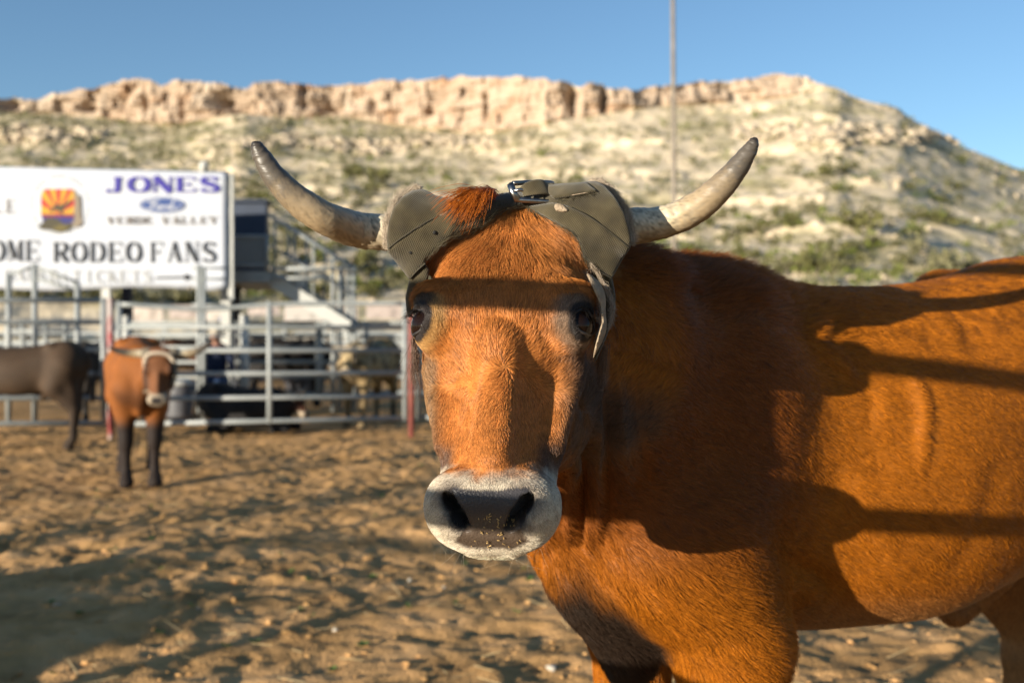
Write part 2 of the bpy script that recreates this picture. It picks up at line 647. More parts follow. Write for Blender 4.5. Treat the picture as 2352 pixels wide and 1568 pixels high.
def steer_mesh(B, ho, HM, hsc, h, legs=None, fine=False, lo=None, hi=None, extra=None, lying=False, fbox=None, legr=1.0):
    """returns P, F of a whole steer; B body frame; head at ho with axes HM"""
    pts = [B(-.4, -.3, 0), B(-.4, .3, 0), B(1.45, -.3, 0), B(1.45, .3, 0), B(0, 0, 1.45), ho + hsc * HM @ np.array((.2, .1, .25)),
           ho + hsc * HM @ np.array((-.2, -.3, -.3)), ho + hsc * HM @ np.array((.2, .1, -.3)), ho + hsc * HM @ np.array((-.2, .1, .25))]
    pts = np.array(pts)
    lo = pts.min(0) - .03 if lo is None else lo
    hi = pts.max(0) + .03 if hi is None else hi
    ax = None if fbox is None else [graded(lo[k], fbox[0][k], fbox[1][k], hi[k], fbox[2], h) for k in range(3)]
    f = Field(lo, hi, h, ax)
    S = B.sc
    C = np.array([B(s, v, z) for s in (-.28, 1.36) for v in (-.27, .27) for z in (.6, 1.36)])
    f.union(lambda P: S * torso_fn(B.inv(P)), C.min(0), C.max(0), .05)
    # neck
    nape = ho + hsc * HM @ np.array((0, -.130, .052))
    thr = ho + hsc * HM @ np.array((0, -.17, -.01))
    mid_t = (B(.0, 0, 1.16) + nape) / 2 + np.array((0, 0, .0))
    f.cone(B(.04, 0, 1.135), mid_t, .15 * S, .125 * S, .08)
    f.cone(mid_t, nape, .125 * S, .092 * S, .06)
    mid_b = (B(-.06, 0, .95) + thr) / 2
    f.cone(B(-.04, 0, .98), mid_b, .148 * S, .108 * S, .08)
    f.cone(mid_b, thr, .115 * S, .078 * S, .06)
    f.cone(B(-.05, 0, 1.05), (mid_t + mid_b) / 2, .175 * S, .125 * S, .08)
    f.cone((mid_t + mid_b) / 2, (nape + thr) / 2, .125 * S, .095 * S, .06)
    # dewlap and brisket
    f.cone(B(-.15, 0, .82), mid_b - np.array((0, 0, .11 * S)), .055 * S, .022 * S, .08)
    f.cone(B(-.18, 0, .83), B(-.09, -.01, .67), .055 * S, .045 * S, .06)
    f.cone(B(-.14, 0, .84), B(-.06, 0, .75), .07 * S, .055 * S, .06)
    for s in (-1, 1):
        M = np.column_stack([B.u, B.v, (0, 0, 1)])
        f.ell(B(.0, s * .125, 1.02), np.array((.13, .085, .23)) * S, .06, M)              # shoulder
        f.ell(B(-.11, s * .115, .88), np.array((.10, .07, .12)) * S, .06, M)              # point of shoulder
        f.ell(B(1.06, s * .13, 1.12), np.array((.19, .10, .21)) * S, .08, M)               # hip
        f.ell(B(.90, s * .165, 1.295), np.array((.05, .045, .04)) * S, .07, M)            # hook bone
        f.ell(B(.45, s * .14, .92), np.array((.26, .125, .20)) * S, .07, M)               # barrel
    L = dict(fl=(0, 0), fr=(0, 0), hl=(0, 0), hr=(0, 0))
    L.update(legs or {})
    if not lying:
        for key, s in (('fl', 1), ('fr', -1)):
            a, b = L[key]
            f.cone(B(-.08, s * .125, .90), B(.0 + a * .1, s * .135, .72), .115 * S * legr, .085 * S * legr, .06)
            f.cone(B(.0 + a * .1, s * .135, .72), B(-.02 + a * .6, s * .125, .42), .082 * S * legr, .050 * S * legr, .04)
            f.cone(B(-.02 + a * .6, s * .125, .43), B(-.02 + a * .6, s * .125, .37), .052 * S * legr, .048 * S * legr, .02)
            f.cone(B(-.02 + a * .6, s * .125, .38), B(.0 + a + b, s * .125, .13), .040 * S * legr, .033 * S * legr, .02)
            f.cone(B(.0 + a + b, s * .125, .13), B(-.04 + a + b, s * .125, .055), .038 * S * legr, .043 * S * legr, .02)
            f.cone(B(-.045 + a + b, s * .125, .045), B(-.055 + a + b, s * .125, .020), .048 * S * legr, .055 * S * legr, .01)
        for key, s in (('hl', 1), ('hr', -1)):
            a, b = L[key]
            f.cone(B(1.07, s * .13, 1.05), B(.95 + a * .2, s * .165, .78), .15 * S * legr, .105 * S * legr, .08)
            f.cone(B(.95 + a * .2, s * .165, .78), B(1.17 + a * .7, s * .145, .50), .098 * S * legr, .052 * S * legr, .05)
            f.cone(B(1.09, s * .12, .95), B(1.17 + a * .6, s * .13, .62), .11 * S * legr, .055 * S * legr, .06)
            f.cone(B(1.18 + a * .7, s * .145, .51), B(1.17 + a * .75, s * .145, .42), .050 * S * legr, .042 * S * legr, .02)
            f.cone(B(1.17 + a * .75, s * .145, .43), B(1.15 + a + b, s * .145, .13), .040 * S * legr, .035 * S * legr, .02)
            f.cone(B(1.15 + a + b, s * .145, .13), B(1.11 + a + b, s * .145, .055), .039 * S * legr, .043 * S * legr, .02)
            f.cone(B(1.105 + a + b, s * .145, .045), B(1.095 + a + b, s * .145, .020), .047 * S * legr, .054 * S * legr, .01)
    else:
        for s in (-1, 1):
            f.cone(B(-.1, s * .14, .80), B(-.32, s * .17, .70), .09 * S, .055 * S, .05)
            f.cone(B(-.32, s * .17, .70), B(-.08, s * .19, .66), .05 * S, .04 * S, .03)
            f.cone(B(.95, s * .16, .95), B(.66, s * .25, .74), .14 * S, .09 * S, .07)
            f.cone(B(.66, s * .25, .72), B(.95, s * .28, .68), .07 * S, .045 * S, .04)
            f.cone(B(.95, s * .28, .67), B(.72, s * .30, .65), .04 * S, .04 * S, .03)
    f.cone(B(.86, 0, .71), B(.74, 0, .635), .055 * S, .035 * S, .04)                       # sheath
    head_features(f, ho, HM, hsc, fine)
    if extra:
        extra(f)
    P, F = f.nets()
    P = relax(P, F, 1, 0.5)
    return P, F
# ------------------------------------------------------------------ the steer in front
B0 = Frame(0.275, 1.66, R_(31), 1.0)
HO, HM = head_frame(px(1150, 742, 1.19), R_(-90 - 7), R_(62))


P0, F0 = steer_mesh(B0, HO, HM, 1.0, 0.0095, legs=dict(fl=(0.0, 0), fr=(.06, 0), hl=(.20, 0), hr=(.05, 0)), fine=True,
                    fbox=(HO + np.array((-.15, -.13, -.29)), HO + np.array((.15, .13, .20)), .003))
N0 = vnormals(P0, F0)


def crease(lines, P, N):
    """push the skin in or out along drawn lines: loose folds, scars"""
    Q = to_px(P)
    face = ((np.array((0, 0, CAM_H)) - P) * N).sum(1) > 0
    D = np.zeros(len(P))
    for pts, amp, sig in lines:
        C = catmull(pts, len(pts) * 8)
        lo, hi = C.min(0) - 4 * sig, C.max(0) + 4 * sig
        m = np.where(face & (Q[:, 0] > lo[0]) & (Q[:, 0] < hi[0]) & (Q[:, 1] > lo[1]) & (Q[:, 1] < hi[1]) & (P[:, 1] > 1.28))[0]
        if len(m) == 0:
            continue
        d = np.full(len(m), 1e9)
        tt = np.zeros(len(m))
        for i in range(len(C) - 1):
            a, b = C[i], C[i + 1]
            e = b - a
            t = np.clip(((Q[m] - a) @ e) / (e @ e + 1e-9), 0, 1)
            dd = np.linalg.norm(Q[m] - a - t[:, None] * e, axis=1)
            k = dd < d
            d[k] = dd[k]
            tt[k] = (i + t[k]) / (len(C) - 1)
        D[m] += amp * np.exp(-(d / sig) ** 2) * np.sin(np.clip(tt, .02, .98) * math.pi) ** .5
    return P + N * D[:, None]


P0 = crease([([(1312, 930), (1318, 1050), (1300, 1240)], .011, 10), ([(1338, 940), (1345, 1100), (1335, 1250)], -.012, 9), ([(1362, 900), (1368, 1050), (1372, 1230)], .012, 10),
             ([(1388, 900), (1400, 1040), (1402, 1200)], -.010, 9), ([(1415, 860), (1428, 1000), (1440, 1150)], .009, 11), ([(1455, 880), (1470, 1000), (1490, 1120)], -.006, 12),
             ([(2085, 850), (2110, 900), (2122, 960), (2112, 1080)], .007, 13), ([(2060, 870), (2085, 930), (2090, 1020)], -.002, 20),
             ([(1850, 748), (1880, 800), (1930, 840), (1960, 868)], .010, 12), ([(1990, 770), (2080, 745), (2200, 760)], .003, 16), ([(1985, 880), (2000, 930), (1990, 1000)], -.003, 18),
             ([(2150, 700), (2180, 760), (2200, 820)], .004, 22), ([(1800, 1180), (1820, 1280), (1890, 1330), (1960, 1390)], -.014, 26), ([(1900, 1000), (2010, 1180), (2060, 1300)], .004, 40),
             ([(2300, 1060), (2260, 1200), (2180, 1330)], -.006, 34)], P0, N0)
N0 = vnormals(P0, F0)
steer0 = empty('steer', (0.275, 1.66, 0))
tag(steer0, 'large red-brown horned steer in the foreground facing the camera with canvas horn wraps', 'steer', 'horned steers in the pen')

NOSE_POLY = [(1040, 1117), (1090, 1122), (1165, 1122), (1215, 1117), (1224, 1138), (1198, 1172), (1188, 1192), (1200, 1225), (1214, 1244), (1180, 1257), (1080, 1257), (1045, 1245), (1060, 1222), (1079, 1195), (1069, 1172), (1036, 1143)]


def mixc(c, d, w):
    return c + (np.asarray(d, float) - c) * np.clip(w, 0, 1)[:, None]


def coat_color(P, N, grain=None):
    q = (P - HO) @ HM
    Q = to_px(P)
    b = B0.inv(P)
    n1 = fbm(P * 9, 4)
    n2 = fbm(P * 45 + 7, 3)
    c = np.tile(np.array((.325, .100, .0060)), (len(P), 1))
    hd = sstep(.34, .24, np.linalg.norm(q - np.array((0, -.08, -.04)), axis=1)) * sstep(-.26, -.20, q[:, 1]) * np.maximum(sstep(-.135, -.115, q[:, 1]), sstep(-.17, -.12, q[:, 2]))
    front = hd * sstep(-.09, -.05, q[:, 1])
    c = mixc(c, (.48, .178, .044), front * .9)
    c = c * (1 + .22 * n1 + .12 * n2)[:, None]
    # body: paler belly and inner legs, darker dewlap and brisket
    c = mixc(c, (.28, .13, .045), (1 - hd) * sstep(.80, .70, b[:, 2]) * sstep(.08, .2, b[:, 0]) * .9)
    c = mixc(c, (.27, .145, .06), (1 - hd) * sstep(.60, .45, b[:, 2]) * sstep(.9, 1.0, b[:, 0]))
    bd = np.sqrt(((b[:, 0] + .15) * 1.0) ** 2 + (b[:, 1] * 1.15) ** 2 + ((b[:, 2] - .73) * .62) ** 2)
    c = mixc(c, (.020, .016, .013), (1 - hd) * sstep(.155, .095, bd + .06 * n1) * sstep(-.27, -.235, b[:, 0] - .5 * b[:, 1] * 0) * .97)  # brisket: dark fur and its shade in one tone, lit front edge spared
    c = mixc(c, (.135, .038, .008), (1 - hd) * sstep(.16, -.02, b[:, 0]) * sstep(.80, .95, b[:, 2]) * .8)  # neck and shoulder: shade of the head deepened in the coat colour
    # sides of the face
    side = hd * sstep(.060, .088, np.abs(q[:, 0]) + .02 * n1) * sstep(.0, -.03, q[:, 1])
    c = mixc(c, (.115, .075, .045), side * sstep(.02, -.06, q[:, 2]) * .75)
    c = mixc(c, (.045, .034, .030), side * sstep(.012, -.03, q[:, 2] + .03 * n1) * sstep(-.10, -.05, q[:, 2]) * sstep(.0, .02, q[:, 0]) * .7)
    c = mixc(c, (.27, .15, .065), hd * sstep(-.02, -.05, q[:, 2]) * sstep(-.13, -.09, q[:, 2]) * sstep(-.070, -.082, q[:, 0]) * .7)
    # dark lower cheeks just above the muzzle
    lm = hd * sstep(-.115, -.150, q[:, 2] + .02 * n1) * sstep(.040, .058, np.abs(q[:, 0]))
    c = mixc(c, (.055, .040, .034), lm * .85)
    # eye rings
    for s in (-1, 1):
        d = np.linalg.norm((q - np.array((s * .096, .002, 0))) * np.array((1, 1, 1.0)), axis=1)
        d2 = np.linalg.norm((q - np.array((s * .092, .004, .024))), axis=1)
        ring = (.36, .21, .075) if s < 0 else (.15, .115, .085)
        c = mixc(c, ring, hd * sstep(.046, .028, d + .006 * n2) * .85)
        c = mixc(c, (.026, .020, .018), hd * sstep(.0262, .0225, d + .003 * n2))
        c = mixc(c, (.030, .024, .022), hd * sstep(.026, .012, d2 + .006 * n2) * (.9 if s < 0 else .25))
    # white muzzle and grey nose
    t = .883 * q[:, 2] + .469 * q[:, 1]
    top = -.168 - .10 * np.clip(np.abs(q[:, 0]) - .045, 0, 1) - .35 * np.clip(np.abs(q[:, 0]) - .058, 0, 1)
    mz = hd * sstep(top + .009, top - .007, t + .010 * n2)
    mz = mz * sstep(-.13, -.115, q[:, 1])
    c = mixc(c, (.54, .46, .355), mz)
    c = mixc(c, (.62, .53, .39), hd * sstep(-.205, -.215, q[:, 2]) * sstep(-.055, -.065, q[:, 1]) * sstep(-.13, -.115, q[:, 1]))
    npd = poly_sd(Q[:, 0], Q[:, 1], NOSE_POLY)
    fr = hd * (q[:, 1] > -.075) * (q[:, 2] < -.16)
    for s in (-1, 1):
        dn = np.linalg.norm((q - np.array((s * .040, -.008, -.218))) * np.array((1, .6, 1)), axis=1)
        dn = np.minimum(dn, np.linalg.norm((q - np.array((s * .030, -.012, -.236))) * np.array((1, .6, 1)), axis=1))
        c = mixc(c, (.14, .11, .09), fr * sstep(.028, .012, dn + .004 * n2) * .7)
        c = mixc(c, (.030, .025, .024), fr * sstep(.0165, .0100, dn + .002 * n2))
    nose = fr * sstep(3.5, -3.5, npd + 4 * n2)
    c = mixc(c, (.060, .056, .060), nose)
    c = mixc(c, (.115, .078, .052), nose * sstep(1165, 1195, Q[:, 1]) * .8)  # lower nose browner: sunlit tone below the rail shadow put into the colour
    return c, nose, hd


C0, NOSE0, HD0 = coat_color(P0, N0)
coat_m = mat_new('coat', rough=0.8, spec=0.2)
ca = nd(coat_m, 'ShaderNodeAttribute', attribute_name='Col')
lk(coat_m, ca.outputs['Color'], bsdf(coat_m).inputs['Base Color'])
cn = nd(coat_m, 'ShaderNodeAttribute', attribute_name='Nose')
rmap = nd(coat_m, 'ShaderNodeMapRange')
rmap.inputs['To Min'].default_value = .85
rmap.inputs['To Max'].default_value = .36
lk(coat_m, cn.outputs['Fac'], rmap.inputs['Value'])
lk(coat_m, rmap.outputs[0], bsdf(coat_m).inputs['Roughness'])
tc = nd(coat_m, 'ShaderNodeTexCoord')
vo = nd(coat_m, 'ShaderNodeTexVoronoi')
vo.inputs['Scale'].default_value = 380
lk(coat_m, tc.outputs['Object'], vo.inputs['Vector'])
mlt = nd(coat_m, 'ShaderNodeMath', operation='MULTIPLY')
lk(coat_m, vo.outputs['Distance'], mlt.inputs[0])
lk(coat_m, cn.outputs['Fac'], mlt.inputs[1])
bp = nd(coat_m, 'ShaderNodeBump', invert=True)
bp.inputs['Strength'].default_value = .5
bp.inputs['Distance'].default_value = .0012
lk(coat_m, mlt.outputs[0], bp.inputs['Height'])
lk(coat_m, bp.outputs[0], bsdf(coat_m).inputs['Normal'])
me0 = mesh_np('body', P0, F0)
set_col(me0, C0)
na = me0.attributes.new('Nose', 'FLOAT', 'POINT')
na.data.foreach_set('value', NOSE0.astype(np.float32))
body0 = link('body', me0, coat_m, steer0, True, True)
# ------------------------------------------------------------------ horns, eyes, canvas horn wraps of the front steer
def z1(x, y):
    return (861.3 + x * .29297, 344.5 + y * .29297)


def attr_mat(name, rough=0.6, spec=0.4, bump=0.0, bscale=200.0, attr='Col', bdist=0.002, stretch=None):
    m = mat_new(name, rough=rough, spec=spec)
    a = nd(m, 'ShaderNodeAttribute', attribute_name=attr)
    lk(m, a.outputs['Color'], bsdf(m).inputs['Base Color'])
    if bump:
        tc = nd(m, 'ShaderNodeTexCoord')
        n = nd(m, 'ShaderNodeTexNoise')
        n.inputs['Scale'].default_value = bscale
        n.inputs['Detail'].default_value = 4
        src = tc.outputs['Object']
        if stretch:
            mp = nd(m, 'ShaderNodeMapping')
            mp.inputs['Scale'].default_value = stretch
            lk(m, src, mp.inputs[0])
            src = mp.outputs[0]
        lk(m, src, n.inputs['Vector'])
        b = nd(m, 'ShaderNodeBump')
        b.inputs['Strength'].default_value = bump
        b.inputs['Distance'].default_value = bdist
        lk(m, n.outputs[0], b.inputs['Height'])
        lk(m, b.outputs[0], bsdf(m).inputs['Normal'])
    return m


horn_m = attr_mat('horn', 0.42, 0.4, 0.25, 60, stretch=(1, 6, 6))


def horn_mesh(path, rad, n=120, m=40, seed=0, pale=True):
    A = catmull(np.column_stack([path, rad]), n)
    C, r = A[:, :3], np.maximum(A[:, 3], 0.0008)
    T = np.gradient(C, axis=0)
    T /= np.linalg.norm(T, axis=1)[:, None]
    N = np.cross(T[0], (0, 0.3, 1.0))
    N /= np.linalg.norm(N)
    V, COLR = [], []
    t = np.linspace(0, 1, n)
    ang = np.linspace(0, 2 * math.pi, m, endpoint=False)
    for i in range(n):
        N = N - T[i] * N.dot(T[i])
        N /= np.linalg.norm(N)
        Bn = np.cross(T[i], N)
        ring = np.cos(ang)[:, None] * N + np.sin(ang)[:, None] * Bn
        V.append(C[i] + ring * r[i])
    V = np.array(V)
    tt = np.repeat(t[:, None], m, 1)
    cyl = np.stack([np.repeat(t[:, None] * 9, m, 1), np.repeat(np.cos(ang)[None], n, 0) * 1.1 + seed, np.repeat(np.sin(ang)[None], n, 0) * 1.1], -1)
    ring = fbm(cyl * np.array((3.0, .6, .6)), 4)                   # growth rings
    flake = fbm(cyl * np.array((9, 5, 5)) + 5, 5)
    crack = np.abs(fbm(cyl * np.array((6, 2.2, 2.2)) + 31, 4))
    low = sstep(.62, .10, tt)
    nrm = (V - C[:, None]) / r[:, None, None]
    disp = (ring * .0011 + flake * .0014 * low - np.clip(.10 - crack, 0, 1) * .010 * low)
    V = V + nrm * disp[..., None]
    cream = np.array((.70, .60, .43))
    tan = np.array((.40, .30, .18))
    grey = np.array((.105, .088, .070))
    dark = np.array((.028, .023, .020))
    u = np.clip(tt + ring * .10 + flake * .08, 0, 1)
    c = cream + (tan - cream) * sstep(.15, .34, u)[..., None]
    c = c + (grey - c) * sstep(.30, .54, u)[..., None]
    c = c + (dark - c) * sstep(.58, .90, u)[..., None]
    c = c * (1 + .95 * flake * low + .40 * ring)[..., None]
    c = c * (1 - .55 * np.clip((.09 - crack) / .09, 0, 1) * low)[..., None]
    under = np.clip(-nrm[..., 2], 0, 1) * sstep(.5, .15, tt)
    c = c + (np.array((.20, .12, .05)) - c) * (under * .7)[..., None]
    F = []
    idx = np.arange(n * m).reshape(n, m)
    a = idx[:-1]
    b = idx[1:]
    F = np.stack([a, np.roll(a, -1, 1), np.roll(b, -1, 1), b], -1).reshape(-1, 4)
    me = mesh_np('horn', V.reshape(-1, 3), F)
    bm = bmesh.new()
    bm.from_mesh(me)
    bm.verts.ensure_lookup_table()
    bm.faces.new([bm.verts[i] for i in idx[-1]])
    bm.to_mesh(me)
    bm.free()
    set_col(me, np.clip(c, 0.01, .9).reshape(-1, 3))
    return me


hl = [(960, 535, 1.325, 44), (895, 534, 1.315, 42.5), (820, 527, 1.30, 41.5), (745, 500, 1.255, 38), (680, 457, 1.240, 33.5), (630, 405, 1.232, 27.5), (603, 362, 1.228, 21.5), (593, 343, 1.226, 16.5), (588, 332, 1.2255, 12.5), (585.5, 327, 1.225, 8), (585, 325, 1.225, 2)]
hr = [(1385, 520, 1.315, 46), (1450, 519, 1.31, 43), (1520, 511, 1.305, 37.5), (1590, 483, 1.295, 36), (1650, 435, 1.285, 32), (1692, 388, 1.277, 26), (1719, 349, 1.272, 19), (1729, 332, 1.27, 14), (1733, 323, 1.27, 10), (1735, 318, 1.27, 6), (1735.5, 316, 1.27, 2)]
for k, H in enumerate((hl, hr)):
    path = [px(x, y, d) for x, y, d, r in H]
    rad = [r / FPX * d for x, y, d, r in H]
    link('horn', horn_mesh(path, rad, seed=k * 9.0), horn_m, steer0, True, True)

# eyes -------------------------------------------------------------------------------------------
eye_m = mat_new('eyeball', (0.012, 0.006, 0.004), 0.05, spec=0.5)
bsdf(eye_m).inputs['IOR'].default_value = 1.28


def ball(name, c, r, mat, parent, seg=24, rings=16):
    bm = bmesh.new()
    bmesh.ops.create_uvsphere(bm, u_segments=seg, v_segments=rings, radius=r)
    me = bpy.data.meshes.new(name)
    bm.to_mesh(me)
    bm.free()
    o = link(name, me, mat, parent, True, True)
    o.location = tuple(c)
    return o


for s in (-1, 1):
    c = np.array((s * .0875, -.0085, 0.0))
    ball('eye', HO + HM @ c, 0.0235, eye_m, steer0)

lid_m = noisy('eyelid_skin', [(.3, (.016, .013, .012)), (.7, (.045, .036, .032))], 90, 4, .45)
for s in (-1, 1):
    e = np.array((s * .80, .60, 0.0))
    tt_ = np.array((-s * .60, .80, 0.0))
    c = np.array((s * .0875, -.0085, 0.0))
    th = np.linspace(0, 2 * math.pi, 41)
    ring = [HO + HM @ (c + e * (.0178 - .004 * abs(math.cos(a))) + tt_ * .0200 * math.cos(a) + np.array((0, 0, .0155 * math.sin(a) - .002 * math.cos(a)))) for a in th]
    MB().tube(ring, [.0019 + .0016 * max(0, math.sin(a)) for a in th], 8, cap=False).build('eyelid', lid_m, steer0, True, True)

# canvas ----------------------------------------------------------------------------------------
WF = Field(HO + np.array((-.20, -.09, -.13)), HO + np.array((.20, .24, .21)), 0.0022)
head_features(WF, HO, HM, 1.0, False)
for (a, b, ra, rb) in ((px(1010, 522, 1.29), px(925, 508, 1.275), .058, .043), (px(925, 508, 1.275), px(880, 530, 1.272), .043, .035),
                       (px(1330, 506, 1.29), px(1425, 497, 1.272), .060, .048), (px(1425, 497, 1.272), px(1460, 520, 1.266), .046, .034),
                       (px(978, 590, 1.29), px(966, 735, 1.31), .036, .026),
                       (px(1375, 590, 1.285), px(1392, 700, 1.295), .026, .022), (px(1392, 700, 1.295), px(1372, 800, 1.272), .022, .016), (px(1372, 800, 1.272), px(1345, 890, 1.262), .016, .008)):
    WF.cone(a, b, ra, rb, .02)
G = np.gradient(WF.V, WF.h)
WD = WF.V / np.clip(np.sqrt(G[0] ** 2 + G[1] ** 2 + G[2] ** 2), .35, 2.0)
_ax = [WF.lo[k] + WF.h * np.arange(WF.n[k]) for k in range(3)]
_WP = np.stack(np.meshgrid(*_ax, indexing='ij'), -1).astype(np.float32)
_WQ = to_px(_WP).astype(np.float32)
_WM = (_WP[..., 1] / FPX).astype(np.float32)          # metres per photo unit


def surf_depth(x, y):
    """first hit of the dilated head along the photo ray"""
    d = np.arange(1.05, 1.42, .0008)
    P = np.array([px(x, y, q) for q in d])
    i = np.round((P - WF.lo) / WF.h).astype(int)
    ok = np.all((i >= 0) & (i < WF.n), 1)
    v = np.where(ok, WD[tuple(np.clip(i, 0, WF.n - 1).T)], 1)
    k = np.argmax(v < 0)
    return d[k] if v[k] < 0 else 1.27


def biggest(P, F, front=True):
    """keep the largest connected piece"""
    lab = np.arange(len(P))
    while True:
        m = lab[F].min(1)
        new = lab.copy()
        for j in range(4):
            np.minimum.at(new, F[:, j], m)
        new = new[new]
        if np.array_equal(new, lab):
            break
        lab = new
    u, c = np.unique(lab, return_counts=True)
    u = u[c > (.12 if front else .999) * c.max()]
    k = u[np.argmin([P[lab == v, 1].mean() for v in u])]
    keep = lab == k
    ren = np.cumsum(keep) - 1
    F = F[keep[F[:, 0]]]
    return P[keep], ren[F]


WRAP_POLYS = []


def wrap(name, poly, dil, mat, zoom=True, thick=.010, parent=None, back=None, front=True):
    poly = [z1(*p) if zoom else p for p in poly]
    WRAP_POLYS.append((poly, name))
    lo = np.min(poly, 0) - 12
    hi = np.max(poly, 0) + 12
    msk = (_WQ[..., 0] > lo[0]) & (_WQ[..., 0] < hi[0]) & (_WQ[..., 1] > lo[1]) & (_WQ[..., 1] < hi[1])
    I = np.argwhere(msk)
    a, b = I.min(0), I.max(0) + 1
    sl = tuple(slice(a[k], b[k]) for k in range(3))
    Q = _WQ[sl]
    pd = poly_sd(Q[..., 0], Q[..., 1], poly) * _WM[sl]
    D = WD[sl]
    wob = noise(_WP[sl] * 30) * .0022 + noise(_WP[sl] * 110) * .0010
    A = np.maximum(D - dil - wob, -(D + thick))
    if back is not None:
        A = np.maximum(A, _WP[sl][..., 1] - back)
    h = np.maximum(.003 - np.abs(A - pd), 0) / .003
    V = np.maximum(A, pd) + h * h * .003 * .25
    f = Field((0, 0, 0), (1, 1, 1), 1)
    f.V = np.pad(V, 1, constant_values=1.0).astype(np.float32)
    f.n = np.array(f.V.shape)
    f.ax = [WF.lo[k] + WF.h * (np.arange(f.n[k]) + a[k] - 1) for k in range(3)]
    P, F = f.nets()
    P = relax(P, F, 2, .5)
    P, F = biggest(P, F, front)
    return link(name, mesh_np(name, P, F), mat, parent or steer0, True, True)


canvas_m = mat_new('canvas', rough=0.9, spec=0.2)
tc = nd(canvas_m, 'ShaderNodeTexCoord')
n1 = nd(canvas_m, 'ShaderNodeTexNoise')
n1.inputs['Scale'].default_value = 40
n1.inputs['Detail'].default_value = 8
lk(canvas_m, tc.outputs['Object'], n1.inputs['Vector'])
rr = ramp(canvas_m, [(.30, (.030, .023, .011)), (.5, (.050, .039, .018)), (.72, (.082, .065, .033))], n1.outputs[0])
wv = []
for k, rot in enumerate(((0, R_(90), R_(20)), (0, 0, R_(70)))):
    mp = nd(canvas_m, 'ShaderNodeMapping')
    mp.inputs['Rotation'].default_value = (R_(10), R_(-35 + 90 * k), R_(8))
    w = nd(canvas_m, 'ShaderNodeTexWave')
    w.inputs['Scale'].default_value = 165
    w.inputs['Distortion'].default_value = 0.6
    w.inputs['Detail'].default_value = 1.0
    lk(canvas_m, tc.outputs['Object'], mp.inputs[0])
    lk(canvas_m, mp.outputs[0], w.inputs['Vector'])
    wv.append(w)
mm = nd(canvas_m, 'ShaderNodeMath', operation='ADD')
lk(canvas_m, wv[0].outputs['Fac'], mm.inputs[0])
lk(canvas_m, wv[1].outputs['Fac'], mm.inputs[1])
mx = nd(canvas_m, 'ShaderNodeMixRGB', blend_type='MULTIPLY')
mx.inputs[0].default_value = .30
mr = ramp(canvas_m, [(.2, (.45, .45, .45)), (.9, (1.25, 1.25, 1.25))], mm.outputs[0])
lk(canvas_m, rr.outputs[0], mx.inputs[1])
lk(canvas_m, mr.outputs[0], mx.inputs[2])
lk(canvas_m, mx.outputs[0], bsdf(canvas_m).inputs['Base Color'])
bp = nd(canvas_m, 'ShaderNodeBump')
bp.inputs['Strength'].default_value = .6
bp.inputs['Distance'].default_value = .0012
lk(canvas_m, mm.outputs[0], bp.inputs['Height'])
lk(canvas_m, bp.outputs[0], bsdf(canvas_m).inputs['Normal'])
bsdf(canvas_m).inputs['Sheen Weight'].default_value = .25
fleece_m = noisy('fleece', [(.3, (.30, .22, .15)), (.7, (.48, .38, .27))], 90, 6, .95, .8, 500, spec=.1, bdist=.004)
thread_m = mat_new('thread', (.05, .042, .026), .9)
metal_m = noisy('buckle_steel', [(.35, (.30, .28, .26)), (.62, (.42, .41, .40)), (.8, (.22, .14, .09))], 70, 5, .30, .2, 300, metal=1.0, bdist=.001)

hw = empty('horn_wraps', (0, 0, 0))
hw.name = 'horn_wraps'
tag(hw, 'olive canvas horn wraps with steel buckle on the head of the front steer', 'horn wrap')
cuffL = wrap('horn_cuff', [(100, 790), (93, 680), (108, 560), (148, 450), (215, 365), (290, 318), (370, 305), (430, 328), (462, 352), (560, 375), (640, 395), (720, 430), (560, 560), (330, 690), (140, 810)], .0055, canvas_m, parent=hw)
cuffR = wrap('horn_cuff', [(1330, 268), (1560, 258), (1680, 246), (1735, 243), (1805, 282), (1880, 365), (1950, 480), (1990, 600), (2010, 720), (2003, 772), (1900, 720), (1700, 590), (1520, 500), (1400, 470), (1240, 450), (1220, 430), (1240, 330)], .0055, canvas_m, parent=hw)
strapL = wrap('strap', [(98, 775), (200, 690), (300, 622), (400, 562), (500, 512), (700, 422), (900, 356), (1080, 318), (1230, 300), (1330, 330), (1330, 420), (1180, 437), (1000, 482), (800, 612), (640, 657), (560, 690), (500, 760), (400, 850), (395, 890), (270, 1015), (180, 900), (98, 800)], .0095, canvas_m, parent=hw)
strapR = wrap('strap', [(1190, 440), (1400, 408), (1520, 438), (1700, 530), (1900, 680), (2002, 768), (1945, 850), (1900, 930), (1860, 1005), (1780, 960), (1700, 905), (1640, 850), (1600, 720), (1540, 640), (1400, 560), (1250, 480)], .0090, canvas_m, parent=hw)
wrap('ear_flap', [(395, 890), (270, 1010), (238, 1150), (245, 1260), (262, 1320), (330, 1250), (400, 1100), (430, 940)], .0050, canvas_m, parent=hw, front=False)
wrap('ear_flap', [(1690, 890), (1780, 940), (1860, 1000), (1885, 1130), (1883, 1260), (1860, 1350), (1800, 1500), (1740, 1640), (1690, 1700), (1740, 1500), (1760, 1300), (1700, 1050)], .0035, canvas_m, parent=hw)
wrap('fleece_lining', [(1615, 868), (1690, 885), (1765, 1000), (1862, 1180), (1864, 1250), (1842, 1380), (1790, 1500), (1730, 1640), (1700, 1640), (1735, 1500), (1778, 1350), (1770, 1225), (1700, 1065), (1640, 940)], .0145, fleece_m, parent=hw)
wrap('fleece_tuft', [(1400, 440), (1420, 415), (1470, 425), (1510, 460), (1530, 485), (1470, 490), (1415, 480)], .0125, fleece_m, parent=hw)
